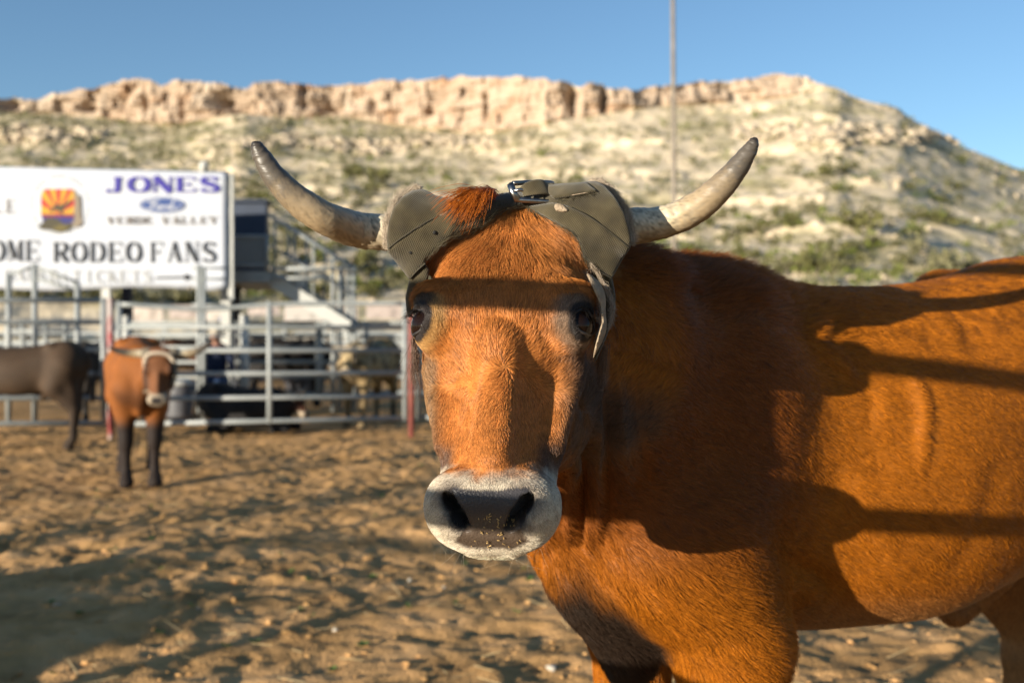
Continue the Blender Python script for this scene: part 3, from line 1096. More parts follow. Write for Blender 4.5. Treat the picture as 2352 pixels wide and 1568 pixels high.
tabp = wrap('buckle_tab', [(1340, 275), (1500, 262), (1655, 250), (1748, 325), (1560, 362), (1400, 388), (1360, 340)], .0125, canvas_m, parent=hw)


def on_head(zx, zy, off=0.0):
    x, y = z1(zx, zy)
    return px(x, y, surf_depth(x, y) - off)


def edge_tube(name, pts, r, mat, off, n=None, parent=hw, wob=0):
    P = [on_head(x, y, off) for x, y in pts]
    P = catmull(P, n or len(pts) * 6)
    if wob:
        P = P + np.stack([noise(P * 120), noise(P * 120 + 9), noise(P * 120 + 19)], -1) * wob
    return MB().tube(P, r, 8).build(name, mat, parent, True)


# seams: stitched lines along the canvas edges
edge_tube('seam', [(104, 772), (200, 694), (300, 626), (400, 566), (500, 516)], .0008, thread_m, .0100)
edge_tube('seam', [(270, 1012), (330, 945), (395, 888)], .0010, thread_m, .0100)
edge_tube('seam', [(1520, 445), (1700, 538), (1900, 690), (1996, 770)], .0009, thread_m, .0100)
edge_tube('seam', [(1700, 908), (1780, 962), (1858, 1004)], .0010, thread_m, .0095)
for q in ([(1400, 375), (1560, 352), (1730, 322)], [(1480, 275), (1640, 262), (1725, 322)], [(1490, 280), (1540, 350)], [(1500, 285), (1720, 318)], [(1540, 348), (1640, 265)]):
    edge_tube('stitching', q, .0006, fleece_m, .0134)
# punched holes
hole_m = mat_new('eyelet', (.006, .005, .004), .9)
for hx, hy in ((468, 648), (282, 802), (692, 520)):
    b = ball('eyelet', on_head(hx, hy, .0092), .0026, hole_m, hw, 12, 8)

# buckle: a bent steel frame with tongue
def bk(x, y, off):
    X, Y = z1(x, y)
    return px(X, Y, surf_depth(*z1(1250, 400)) - off)


fr = [bk(1080, 268, .020), bk(1062, 275, .0205), bk(1060, 290, .021), bk(1085, 335, .0225), bk(1115, 383, .024), bk(1135, 392, .0242), bk(1300, 402, .024), bk(1435, 408, .023), bk(1455, 400, .022), bk(1450, 380, .020), bk(1420, 330, .010), bk(1395, 275, .0), bk(1370, 258, -.003), bk(1230, 255, .010), bk(1080, 262, .020)]
MB().tube(catmull(fr, 90), .0031, 10).build('buckle', metal_m, hw, True)
MB().tube([bk(1062, 268, .0205), bk(1082, 330, .0225), bk(1122, 398, .0243)], .0046, 12).build('buckle_roller', metal_m, hw, True)
MB().tube([bk(1085, 320, .026), bk(1140, 312, .0262), bk(1230, 330, .022), bk(1300, 340, .018)], [.0022, .0024, .002, .0018], 8).build('buckle_tongue', metal_m, hw, True)


# the strap end folded back through the buckle
def ribbon(name, path, half, mat, th=.003):
    """path: list of (zx, zy, off) centreline; half: list of (dx, dy) zoom half widths"""
    A = catmull([bk(x - h[0], y - h[1], o) for (x, y, o), h in zip(path, half)], 40)
    Bq = catmull([bk(x + h[0], y + h[1], o) for (x, y, o), h in zip(path, half)], 40)
    n, m = 40, 9
    G = np.array([[A[i] * (1 - t) + Bq[i] * t for t in np.linspace(0, 1, m)] for i in range(n)])
    idx = np.arange(n * m).reshape(n, m)
    F = np.stack([idx[:-1, :-1], idx[1:, :-1], idx[1:, 1:], idx[:-1, 1:]], -1).reshape(-1, 4)
    o = link(name, mesh_np(name, G.reshape(-1, 3), F), mat, hw, True)
    md = o.modifiers.new('s', 'SOLIDIFY')
    md.thickness = th
    md.offset = 0
    return o


ribbon('strap_end', [(1155, 328, .024), (1200, 306, .029), (1260, 292, .031), (1320, 290, .027), (1365, 312, .019), (1372, 338, .012)],
       [(12, 36), (14, 50), (18, 56), (22, 56), (26, 50), (26, 46)], canvas_m)
ribbon('strap_loop', [(1372, 330, .019), (1398, 325, .020), (1420, 320, .019)], [(8, 62), (14, 64), (14, 60)], canvas_m)
# loose tail of the strap standing up behind the forelock
tailp = [px(*z1(830, 400), 1.275), px(*z1(760, 352), 1.27), px(*z1(700, 324), 1.268), px(*z1(650, 302), 1.27)]
MB().tube(catmull(tailp, 14), [.0045] * 13 + [.003], 8, squash=.35).build('strap_end', canvas_m, hw, True)
# ------------------------------------------------------------------ coat of hair
fur_m = bpy.data.materials.new('fur')
fur_m.use_nodes = True
nt = fur_m.node_tree
for n in list(nt.nodes):
    nt.nodes.remove(n)
hb = nt.nodes.new('ShaderNodeBsdfPrincipled')
hb.inputs['Roughness'].default_value = .40
hb.inputs['Specular IOR Level'].default_value = .25
fa = nt.nodes.new('ShaderNodeAttribute')
fa.attribute_name = 'Col'
fo = nt.nodes.new('ShaderNodeOutputMaterial')
nt.links.new(fa.outputs['Color'], hb.inputs['Base Color'])
nt.links.new(hb.outputs[0], fo.inputs[0])


def hair_object(name, pts, rad, col, mat, parent):
    """pts (n,k,3) world, rad (n,k), col (n,3)"""
    n, k = pts.shape[:2]
    cu = bpy.data.hair_curves.new(name)
    cu.add_curves([k] * n)
    cu.attributes['position'].data.foreach_set('vector', np.ascontiguousarray(pts, np.float32).ravel())
    ra = cu.attributes.get('radius') or cu.attributes.new('radius', 'FLOAT', 'POINT')
    ra.data.foreach_set('value', np.ascontiguousarray(rad, np.float32).ravel())
    a = cu.attributes.new('Col', 'FLOAT_COLOR', 'CURVE')
    a.data.foreach_set('color', np.hstack([col * ALB, np.ones((n, 1))]).astype(np.float32).ravel())
    cu.materials.append(mat)
    o = bpy.data.objects.new(name, cu)
    COL.objects.link(o)
    o.parent = parent
    o.matrix_parent_inverse = Matrix.LocRotScale(parent.location, parent.rotation_euler, parent.scale).inverted()
    return o


def scatter(P, F, N, dens, n, rng):
    T = np.concatenate([F[:, [0, 1, 2]], F[:, [0, 2, 3]]])
    a, b, c = P[T[:, 0]], P[T[:, 1]], P[T[:, 2]]
    w = np.linalg.norm(np.cross(b - a, c - a), axis=1) * dens[T].mean(1)
    w = np.cumsum(w)
    i = np.searchsorted(w, rng.rand(n) * w[-1])
    i = np.minimum(i, len(T) - 1)
    u, v = rng.rand(n), rng.rand(n)
    fl = u + v > 1
    u[fl], v[fl] = 1 - u[fl], 1 - v[fl]
    X = a[i] + u[:, None] * (b[i] - a[i]) + v[:, None] * (c[i] - a[i])
    t = T[i]
    wt = np.stack([1 - u - v, u, v], 1)
    Nn = (N[t] * wt[..., None]).sum(1)
    return X, Nn / (np.linalg.norm(Nn, axis=1)[:, None] + 1e-9), t, wt


def flow_main(P, q, b, hd):
    """hair direction in world"""
    # face (local)
    z = q[:, 2]
    up = sstep(-.085, -.055, z) * sstep(.055, .02, z)
    wx = q[:, 0] - .012
    rz = z + .070
    r = np.sqrt(wx * wx + rz * rz) + 1e-6
    rad = np.stack([wx / r, 0 * r, rz / r], 1)
    swirl = np.stack([rz / r, 0 * r, -wx / r], 1)
    wr = sstep(.075, .02, r)[:, None]
    d = np.stack([q[:, 0] * 4, 0 * z, -np.ones_like(z)], 1) * (1 - up)[:, None] + np.stack([q[:, 0] * 5, 0 * z, np.ones_like(z)], 1) * up[:, None]
    topw = sstep(.06, .13, z)[:, None]
    d = d * (1 - topw) + np.stack([q[:, 0] * 16, .4 + 0 * z, -np.ones_like(z)], 1) * topw
    d = d * (1 - wr) + (rad + .5 * swirl) * wr
    muz = sstep(-.17, -.20, z)[:, None]
    d = d * (1 - muz) + np.stack([q[:, 0] * 14, -.2 + 0 * z, -.9 + 0 * z], 1) * muz
    d = d @ HM.T
    # body
    low = sstep(.75, .60, b[:, 2])
    back = np.stack([.9 - .8 * low, 0 * low, -.45 - .5 * low], 1)
    crest = sstep(1.16, 1.26, b[:, 2]) * sstep(.35, .1, b[:, 0])
    back[:, 2] += crest * .75
    e = back @ B0.M.T
    return d * hd[:, None] + e * (1 - hd)[:, None]


def grow(X, N, D, L, lift, K, rng, clump=.5, curl=.09, sag=.25):
    nv = lambda f, o: np.stack([noise(X * f + o), noise(X * f + o + 31), noise(X * f + o + 67)], -1)
    D = D + clump * nv(38, 3) * 1.5 + clump * .9 * nv(120, 11) + curl * rng.normal(size=X.shape)
    D = D - N * (D * N).sum(1)[:, None]
    D /= np.linalg.norm(D, axis=1)[:, None] + 1e-9
    ls = lift * (1 + .5 * noise(X * 60)) * (.7 + .6 * rng.rand(len(X)))
    pts = [X - N * .0003]
    for k in range(1, K):
        t = (k - .5) / (K - 1)
        dd = D + N * (ls * (1.25 - 1.1 * t))[:, None] + np.array((0, 0, -1.0)) * (np.asarray(sag) * t * t).reshape(-1, 1)
        dd /= np.linalg.norm(dd, axis=1)[:, None]
        pts.append(pts[-1] + dd * (L / (K - 1))[:, None])
    return np.stack(pts, 1)


NH = 470000 if 'fur' not in DEV else 30000
rng = np.random.RandomState(3)
q0 = (P0 - HO) @ HM
cx0 = to_px(P0)
bb0 = B0.inv(P0)
dens = 1.0 + 7.0 * HD0 * (q0[:, 1] > -.13) + 2.5 * HD0 * (q0[:, 2] < -.15)
facing = ((np.array((0, 0, CAM_H)) - P0) * N0).sum(1) / np.linalg.norm(P0 - np.array((0, 0, CAM_H)), axis=1)
dens *= np.where(facing > -.25, 1.0, .12)
dens *= np.where((cx0[:, 0] > 2480) | (cx0[:, 1] > 1700), .12, 1.0)
dens *= 1 + 1.0 * (1 - HD0) * sstep(1.18, 1.26, bb0[:, 2]) * (bb0[:, 0] < .3)
dens *= 1 - NOSE0
# nothing grows inside nostrils, on the eyeballs or under the canvas
for s in (-1, 1):
    d = np.linalg.norm((q0 - np.array((s * .0875, -.0085, 0))), axis=1)
    dens *= np.where((d < .0262) & (q0[:, 1] > -.03), 0, 1)
    for c_, r_ in (((s * .043, -.004, -.214), .012), ((s * .034, -.010, -.232), .011), ((s * .024, -.018, -.246), .008), ((s * .034, -.026, -.222), .014)):
        dens *= np.where(np.linalg.norm(q0 - np.array(c_), axis=1) < r_, 0, 1)
for poly, nm in WRAP_POLYS:
    if nm in ('horn_cuff', 'strap', 'buckle_tab', 'fleece_lining'):
        inside = (poly_sd(cx0[:, 0], cx0[:, 1], poly) < 2) & (HD0 > .3)
        dens[inside] = 0
X, Nn, tri, wt = scatter(P0, F0, N0, dens, NH, rng)
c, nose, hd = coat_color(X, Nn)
q = (X - HO) @ HM
b = B0.inv(X)
D = flow_main(X, q, b, hd)
L = np.full(len(X), .015)
L = np.where(b[:, 0] < .05, L + .010 * sstep(.95, .8, b[:, 2]), L)
crest = sstep(.45, .85, Nn[:, 2]) * sstep(1.12, 1.20, b[:, 2]) * sstep(.34, .10, b[:, 0]) * (1 - hd)
L = L + crest * .030
Lh = .0065 + .013 * sstep(.03, .12, q[:, 2]) * sstep(-.06, -.02, q[:, 1]) + .005 * sstep(-.09, -.02, q[:, 2]) - .003 * sstep(-.13, -.17, q[:, 2])
L = L * (1 - hd) + Lh * hd
for s in (-1, 1):
    L = np.where(hd > .3, L * (.30 + .70 * sstep(.027, .048, np.linalg.norm(q - np.array((s * .0875, -.0085, 0)), axis=1))), L)
L *= .65 + .7 * rng.rand(len(X))
lift = .17 * (1 - hd) + hd * (.28 + .02 * sstep(.02, .12, q[:, 2])) + crest * .9
pts = grow(X, Nn, D, L, lift, 5, rng, sag=.12 * (1 - hd))
var = 1.32 * (1 + .28 * rng.normal(size=len(X)) + .40 * fbm(X * 90, 2))[:, None]
col = np.clip(c * np.clip(var, .45, 1.7), .004, .85)
r0 = np.where(hd > .5, .00022, .00030)
rad = r0[:, None] * np.array((1.0, 1.0, .85, .6, .15))
hair_object('coat_hair', pts, rad, col, fur_m, steer0)

# forelock lying over the strap, ear fringe, lashes, whiskers ----------------------------------------
def tuft(name, roots, tips, n, r, col, parent, K=7, spread=.004, sag=.0, tipspread=.006, seed=1):
    rg = np.random.RandomState(seed)
    R = catmull(roots, 40)
    T = catmull(tips, 40)
    i = rg.rand(n) * 39
    i0 = i.astype(int)
    f = (i - i0)[:, None]
    A = R[i0] * (1 - f) + R[np.minimum(i0 + 1, 39)] * f + rg.normal(size=(n, 3)) * spread
    j = np.clip(i + rg.normal(size=n) * 5, 0, 38.99)
    j0 = j.astype(int)
    g = (j - j0)[:, None]
    Bq = T[j0] * (1 - g) + T[np.minimum(j0 + 1, 39)] * g + rg.normal(size=(n, 3)) * tipspread
    Bq = A + (Bq - A) * (.6 + .45 * rg.rand(n))[:, None]
    t = np.linspace(0, 1, K)
    pts = A[:, None] * (1 - t)[None, :, None] + Bq[:, None] * t[None, :, None]
    pts[..., 2] += (sag * 4 * t * (1 - t))[None]
    pts[..., 1] -= (sag * 1.2 * 4 * t * (1 - t))[None]
    pts += np.stack([noise(pts * 50 + 3), noise(pts * 50 + 40), noise(pts * 50 + 90)], -1) * .005 * t[None, :, None]
    rad = np.full((n, K), r) * np.linspace(1, .25, K)
    cc = np.array(col)[None] * (1 + .3 * rg.normal(size=(n, 1)))
    return hair_object(name, pts, rad, np.clip(cc, .005, .9), fur_m, parent)


zz = lambda x, y, o: on_head(x, y, o)
tuft('forelock', [px(*z1(830, 352), 1.258), px(*z1(890, 336), 1.258), px(*z1(945, 350), 1.254)],
     [px(*z1(440, 452), 1.224), px(*z1(520, 535), 1.217), px(*z1(640, 552), 1.214), px(*z1(740, 520), 1.212), px(*z1(810, 450), 1.215)], 520, .00036, (.44, .115, .010), steer0, sag=.008, spread=.003, tipspread=.008, seed=4)
tuft('ear_hair', [px(952, 800, 1.262), px(950, 770, 1.27), px(958, 830, 1.26)], [px(945, 905, 1.262), px(950, 890, 1.262), px(962, 925, 1.26)], 160, .00022, (.14, .08, .05), steer0, spread=.002, tipspread=.008, seed=5)
tuft('ear_hair', [px(1384, 810, 1.255), px(1392, 790, 1.26)], [px(1372, 900, 1.26), px(1392, 880, 1.26)], 110, .00022, (.2, .12, .08), steer0, spread=.003, tipspread=.006, seed=6)
for s in (-1, 1):
    e = np.array((s * .80, .60, 0.0))
    tt_ = np.array((-s * .60, .80, 0.0))
    c0 = np.array((s * .0875, -.0085, 0)) + e * .021
    rt = [HO + HM @ (c0 - tt_ * .016 + np.array((0, 0, .004))), HO + HM @ (c0 + np.array((0, 0, .0125))), HO + HM @ (c0 + tt_ * .013 + np.array((0, 0, .008)))]
    tp = [p + HM @ (e * .010 + np.array((s * .004, .004, -.010))) for p in rt]
    tuft('eyelash', rt, tp, 55, .00022, (.02, .014, .010), steer0, spread=.0008, sag=.003, tipspread=.003, seed=8 + s)
ch = [px(1010, 1245, 1.10), px(1080, 1268, 1.12), px(1180, 1272, 1.12), px(1260, 1240, 1.11)]
tuft('whisker', ch, [p + np.array((0, -.006, -.022)) for p in ch], 26, .00009, (.5, .4, .28), steer0, spread=.004, tipspread=.012, seed=12)
# fleece fuzz along the rim of the cuffs
rimL = [px(*z1(x, y), 1.262) for x, y in ((104, 770), (97, 680), (112, 560), (152, 450), (220, 362), (300, 312), (360, 303))]
tuft('fleece_edge', rimL, [p + np.array((-.005, -.001, .004)) for p in rimL], 2200, .00025, (.55, .45, .34), hw, spread=.0016, tipspread=.003, seed=14)
rimR = [px(*z1(x, y), 1.258) for x, y in ((1690, 244), (1740, 246), (1810, 288), (1882, 368), (1952, 482), (1994, 600), (2012, 740))]
tuft('fleece_edge', rimR, [p + np.array((.005, -.001, .003)) for p in rimR], 2600, .00025, (.55, .45, .34), hw, spread=.0018, tipspread=.003, seed=15)

# frayed threads along the canvas edges
def fray(pts, off, n, seed, col=(.10, .085, .05)):
    C = [on_head(x, y, off) for x, y in pts]
    tuft('frayed_edge', C, [p + np.array((.0, -.002, -.003)) for p in C], n, .00016, col, hw, K=4, spread=.0012, tipspread=.0035, seed=seed)


fray([(1180, 437), (1000, 482), (800, 612), (640, 657), (560, 690), (500, 760), (400, 850)], .0085, 260, 21)
fray([(1190, 440), (1250, 480), (1400, 560), (1540, 640), (1600, 720), (1640, 850), (1700, 905)], .0080, 260, 22)
fray([(1400, 388), (1560, 362), (1748, 325)], .012, 90, 23)
fray([(1640, 940), (1700, 1065), (1770, 1225), (1778, 1350), (1735, 1500)], .010, 700, 24, (.5, .4, .3))
fray([(1690, 885), (1765, 1000), (1862, 1180), (1864, 1250), (1842, 1380)], .010, 700, 25, (.5, .4, .3))

# bits of straw stuck to the wet nose
rgn = np.random.RandomState(77)
cand_i = np.where((NOSE0 > .6) & (cx0[:, 1] > 1178))[0]
mb = MB()
for i in rgn.choice(cand_i, 75):
    w_ = math.exp(-((cx0[i, 0] - 1135) / 45) ** 2)
    if rgn.rand() > w_:
        continue
    p, nn = P0[i], N0[i]
    d = np.cross(nn, rgn.normal(size=3))
    d /= np.linalg.norm(d)
    e = np.cross(nn, d)
    l, w = .0007 + .0013 * rgn.rand(), .0004
    q_ = p + nn * .0012
    mb.add([q_ - d * l - e * w, q_ + d * l - e * w, q_ + d * l + e * w, q_ - d * l + e * w, q_ - d * l - e * w + nn * .0008, q_ + d * l - e * w + nn * .0008, q_ + d * l + e * w + nn * .0008, q_ - d * l + e * w + nn * .0008],
           [(4, 5, 6, 7), (0, 1, 5, 4), (1, 2, 6, 5), (2, 3, 7, 6), (3, 0, 4, 7), (3, 2, 1, 0)])
tag(mb.build('straw_flecks', noisy('fleck', [(.3, (.42, .26, .09)), (.7, (.62, .42, .18))], 200, 2, .7), steer0, False, True), kind='stuff')
# ------------------------------------------------------------------ ground
rngL = np.random.RandomState(11)
gx = graded(-2500, -6.5, 3.2, 2500, .026, 60)
gx = np.concatenate([-np.geomspace(2500, 6.6, 50), np.arange(-6.5, 3.2, .020), np.geomspace(3.25, 2500, 60)])
gy = np.concatenate([[-400, -100, -30, -12, -6, -3, -1, 0.5, 1.2, 1.8, 2.4], np.arange(2.8, 12.6, .020), np.geomspace(12.7, 3000, 90)])


def ground_z(x, y):
    P = np.stack([x, y, 0 * x], -1)
    f = sstep(60, 14, np.hypot(x, y))
    big = fbm(P * .7, 3) * .050
    w = P + .10 * np.stack([noise(P * 2.2), noise(P * 2.2 + 9), 0 * x], -1)
    lump = .55 + .9 * np.clip(noise(P * .55 + 40) + .35, 0, 1)
    med = (1 - 2 * np.abs(noise(w * 3.6 + 4))) * .016 + noise(w * 7.5) * .020
    fine = noise(w * 15) * .021 + noise(w * 24 + 5) * .013
    med, fine = med * lump, fine * lump
    pock = np.clip(noise(P * 2.6 + 77) - .16, 0, 1) * -.10
    return (big + (med + fine + pock) * f) * sstep(.0, 1.5, np.hypot(x, y)) - .02


GX, GY = np.meshgrid(gx, gy, indexing='ij')
GZ = ground_z(GX.ravel(), GY.ravel()).reshape(GX.shape)
idx = np.arange(GX.size).reshape(GX.shape)
gF = np.stack([idx[:-1, :-1], idx[1:, :-1], idx[1:, 1:], idx[:-1, 1:]], -1).reshape(-1, 4)
dirt_m = noisy('dirt', [(.28, (.330, .182, .070)), (.45, (.520, .298, .118)), (.60, (.660, .378, .160)), (.78, (.760, .470, .225))], 3.2, 12, .95, .6, 70, spec=.12, bdist=.02)
ground = tag(link('ground', mesh_np('ground', np.stack([GX, GY, GZ], -1).reshape(-1, 3), gF), dirt_m, None, True), kind='structure')


def rocks_mesh(name, pos, size, rng, mat, parent=None, flat=.7):
    bm = bmesh.new()
    bmesh.ops.create_icosphere(bm, subdivisions=1, radius=1)
    V = np.array([v.co for v in bm.verts])
    F = np.array([[v.index for v in f.verts] for f in bm.faces])
    bm.free()
    n = len(pos)
    A = V[None] * (1 + .42 * rng.normal(size=(n, len(V), 1)).clip(-1.3, 1.3))
    th = rng.rand(n) * 6.28
    c, s = np.cos(th)[:, None], np.sin(th)[:, None]
    st = .6 + .8 * rng.rand(n, 1, 3)
    A = A * st * np.array((1, 1, flat))
    A = np.stack([A[..., 0] * c - A[..., 1] * s, A[..., 0] * s + A[..., 1] * c, A[..., 2]], -1)
    A = A * np.asarray(size)[:, None, None] + np.asarray(pos)[:, None]
    FF = (F[None] + (np.arange(n) * len(V))[:, None, None]).reshape(-1, 3)
    return link(name, mesh_np(name, A.reshape(-1, 3), FF), mat, parent)


n = 5200
cy = 2.9 + 9.5 * rngL.rand(n) ** 1.2
cxx = (rngL.rand(n) * 1.35 - .72) * cy * .95
cs = .004 + .016 * rngL.rand(n) ** 4
cz = ground_z(cxx, cy) + cs * .05
tag(rocks_mesh('dirt_clods', np.stack([cxx, cy, cz], -1), cs, rngL, dirt_m, flat=.42), 'crumbled brown dirt clods strewn across the pen floor', 'dirt clods', kind='stuff')
pale_m = noisy('pale_stone', [(.3, (.38, .33, .26)), (.7, (.55, .50, .42))], 30, 4, .9)
for k, (x_, y_, s_) in enumerate(((1350, 1448, .022), (2145, 1480, .0), (1265, 1528, .020), (940, 1318, .014), (1620, 1262, .0), (770, 1440, .012), (545, 1392, .010), (1020, 1340, .011), (455, 1395, .010), (130, 1405, .012))):
    if s_ == 0:
        continue
    Y_ = 1.2 * FPX / (y_ - 765)
    p = px(x_, y_, Y_)
    o = rocks_mesh('stone', np.array([[0, 0, 0.0]]), [s_], np.random.RandomState(k + 40), pale_m)
    o.location = (p[0], p[1], float(ground_z(p[0:1], p[1:2])[0]) + s_ * .4)
    tag(o, 'small pale stone lying on the pen dirt', 'stone', 'pale stones on the dirt')
leaf_m = noisy('sprout_leaf', [(.3, (.07, .13, .03)), (.7, (.14, .22, .05))], 40, 2, .6)
V_, F_ = [], []
for k in range(90):
    y_ = 3.0 + 6 * rngL.rand() ** 1.5
    x_ = (rngL.rand() * 1.3 - .68) * y_ * .7
    z_ = float(ground_z(np.array([x_]), np.array([y_]))[0])
    for j in range(rngL.randint(4, 9)):
        a = rngL.rand() * 6.28
        r, w = .012 + .022 * rngL.rand(), .006 + .006 * rngL.rand()
        d = np.array((math.cos(a), math.sin(a), 0))
        e = np.array((-d[1], d[0], 0))
        b0 = np.array((x_, y_, z_ + .004))
        i = len(V_)
        V_ += [b0, b0 + d * r * .5 + e * w + np.array((0, 0, r * .5)), b0 + d * r + np.array((0, 0, r * .55)), b0 + d * r * .5 - e * w + np.array((0, 0, r * .5))]
        F_.append((i, i + 1, i + 2, i + 3))
tag(link('weed_sprouts', mesh_np('weed_sprouts', V_, F_), leaf_m), 'tiny green weed sprouts scattered in the dirt', 'weeds', kind='stuff')
straw_m = noisy('straw', [(.3, (.42, .30, .14)), (.7, (.58, .44, .24))], 20, 2, .8)
mb = MB()
for k in range(420):
    y_ = 3.0 + 8 * rngL.rand() ** 1.3
    x_ = (rngL.rand() * 1.3 - .68) * y_ * .8
    z_ = float(ground_z(np.array([x_]), np.array([y_]))[0])
    a = rngL.rand() * 6.28
    l = .02 + .05 * rngL.rand()
    d = np.array((math.cos(a), math.sin(a), .25 * rngL.normal())) * l
    mb.tube([np.array((x_, y_, z_ + .012)) - d, np.array((x_, y_, z_ + .014)) + d], .0016, 4)
tag(mb.build('straw_bits', straw_m), 'dry straw stems scattered over the dirt', 'straw', kind='stuff')

# ------------------------------------------------------------------ mesa
RIM = np.array([(-1900, 330), (-1300, 280), (-700, 250), (-300, 235), (0, 226), (30, 219), (60, 232), (100, 226), (170, 214), (225, 206), (262, 190), (300, 184), (345, 184), (372, 196), (405, 188), (440, 186), (520, 196), (562, 206), (585, 190), (640, 191), (700, 196), (740, 201), (800, 196), (860, 193), (920, 189), (1010, 183), (1100, 178), (1180, 180), (1260, 188), (1310, 190), (1335, 199), (1355, 190), (1385, 193), (1400, 206), (1470, 205), (1540, 199), (1640, 191), (1720, 184), (1760, 176), (1800, 171), (1850, 178), (1890, 196), (1925, 206), (1960, 226), (2000, 236), (2060, 250), (2090, 272), (2140, 300), (2185, 325), (2230, 350), (2280, 372), (2352, 392), (2600, 470), (3000, 590)], float)
BASE = np.array([(-1900, 360), (-1300, 320), (-700, 300), (0, 262), (120, 262), (240, 272), (380, 290), (440, 286), (500, 272), (560, 262), (680, 276), (780, 268), (900, 288), (1000, 300), (1080, 307), (1150, 304), (1230, 292), (1300, 275), (1350, 272), (1400, 262), (1450, 252), (1540, 243), (1640, 240), (1740, 232), (1800, 226), (1850, 215), (1890, 206), (1925, 209), (1960, 229), (2060, 253), (2090, 275), (2185, 328), (2352, 395), (2600, 473), (3000, 593)], float)
cols = np.linspace(-1900, 3200, 1500)
rim = np.interp(cols, RIM[:, 0], RIM[:, 1])
base = np.interp(cols, BASE[:, 0], BASE[:, 1])
lat = (cols - 1176) / FPX
NS, NC, NP = 300, 46, 14
R0 = 62.0


def ray_r(c):       # horizontal distance of the cliff foot for each column
    return 300 + 14 * np.sin(c / 310.0) + 10 * np.sin(c / 127.0 + 1) - .02 * (c - 1176)


Rc = ray_r(cols)
zb = CAM_H + (765 - base) / FPX * Rc
zt = CAM_H + (765 - rim) / FPX * (Rc + 3)
rows = []
zrows = []
for i in range(NS):
    f = i / (NS - 1)
    rows.append(R0 + (Rc - R0) * f)
    zrows.append(-.4 + (zb + .4) * (.50 * f + .50 * f ** 1.9))
for i in range(1, NC + 1):
    f = i / NC
    rows.append(Rc + 3.0 * f)
    zrows.append(zb + (zt - zb) * f)
for i in range(1, NP + 1):
    f = i / NP
    rows.append(Rc + 3 + 90 * f ** 1.5)
    zrows.append(zt - 14 * f ** 1.4)
HY = np.array(rows)
HZ = np.array(zrows)
HX = HY * lat[None]
kind = np.zeros_like(HY)
kind[NS:NS + NC] = 1
P = np.stack([HX, HY, HZ], -1)
ch = np.clip((zt - zb) / 6.0, 0, 1)[None]
# slope relief, ledges
n1 = fbm(P * np.array((.03, .03, .03)), 5)
n2 = fbm(P * np.array((.22, .22, .22)) + 5, 4)
slopef = (np.arange(len(HY)) / NS).clip(0, 1)[:, None]
amp = np.where(np.arange(len(HY)) < NS, 1, 0)[:, None] * np.minimum(1, (np.arange(len(HY)) / 20.0))[:, None] * np.minimum(1, np.abs(NS - np.arange(len(HY))) / 12.0)[:, None]
HZ = HZ + amp * (n1 * 2.0 + n2 * .6)
ledge = sstep(.10, .32, noise(np.stack([HX * .02, HZ * .28, 0 * HX], -1) + 3))
HZ = HZ + amp * ledge * 1.3
# cliff relief: fractured columns, strata, caves
cu_ = np.stack([HX * .11, HZ * .05, 0 * HX], -1)
fr = np.abs(fbm(cu_ * 1.0 + 2, 4)) * 4.5 + np.abs(noise(np.stack([HX * .45, HZ * .22, 0 * HX + 8], -1))) * 1.4
for bw, bh, ba, sd_ in ((7.5, 3.6, 2.6, 3), (3.2, 1.7, 1.3, 9)):
    rw_ = np.floor((HZ + 1.6 * noise(np.stack([HX * .05, HZ * .05, 0 * HX + sd_], -1))) / bh)
    cl_ = np.floor(HX / bw + .5 * rw_ + .8 * noise(np.stack([HX * .12, rw_ * 3.7, 0 * HX + sd_], -1)))
    hsh = np.abs(np.sin(rw_ * 127.1 + cl_ * 311.7 + sd_) * 43758.5453) % 1.0
    fr = fr + (hsh - .35) * ba
strata = noise(np.stack([HX * .05, HZ * .75, 0 * HX + 4], -1)) * 1.9 + noise(np.stack([HX * .2, HZ * 1.9, 0 * HX + 14], -1)) * .7
pits = 0
for (pxx, pyy, rx, ry, dp) in ((520, 232, 26, 20, 7), (555, 250, 30, 14, 6), (1010, 222, 30, 14, 6), (995, 250, 14, 16, 5), (1318, 228, 12, 40, 7), (1388, 228, 10, 34, 6), (205, 248, 18, 12, 5), (20, 236, 20, 14, 5), (1120, 240, 8, 40, 4), (860, 246, 10, 20, 3), (700, 232, 9, 30, 3), (770, 250, 22, 9, 5), (420, 250, 8, 30, 3), (335, 232, 7, 30, 3), (285, 240, 8, 22, 3)):
    yy = 765 - (HZ - CAM_H) / HY * FPX
    pits = pits + dp * np.exp(-((cols[None] - pxx) / rx) ** 2 - ((yy - pyy) / ry) ** 2)
cl = (kind == 1) * ch
HYd = HY + cl * (fr + strata + pits - 2.0)
top = np.arange(len(HY)) >= NS + NC
HZ = HZ + np.where(top[:, None] | (np.arange(len(HY)) >= NS + NC - 4)[:, None], 1, 0) * ch * fbm(np.stack([HX * .16, 0 * HX, 0 * HX + 3], -1), 3) * 1.2
HP = np.stack([HX, HYd, HZ], -1)
nr, ncol = HY.shape
idx = np.arange(nr * ncol).reshape(nr, ncol)
hF = np.stack([idx[:-1, :-1], idx[:-1, 1:], idx[1:, 1:], idx[1:, :-1]], -1).reshape(-1, 4)
rock_c = np.array((.50, .385, .285))
ochre_c = np.array((.38, .235, .14))
soil_c = np.array((.80, .655, .45))
veg_c = np.array((.20, .195, .075))
pale_c = np.array((.80, .68, .50))
vn = fbm(P * .075 + 21, 4)
pn = fbm(P * .19 + 51, 4)
C = np.tile(soil_c, (nr, ncol, 1))
vleft = (.0 + .18 * sstep(1500, 300, cols))[None]
C = C + (veg_c - C) * (sstep(.02, .26, vn + vleft - .16 * sstep(.25, .0, slopef)) * .55)[..., None]
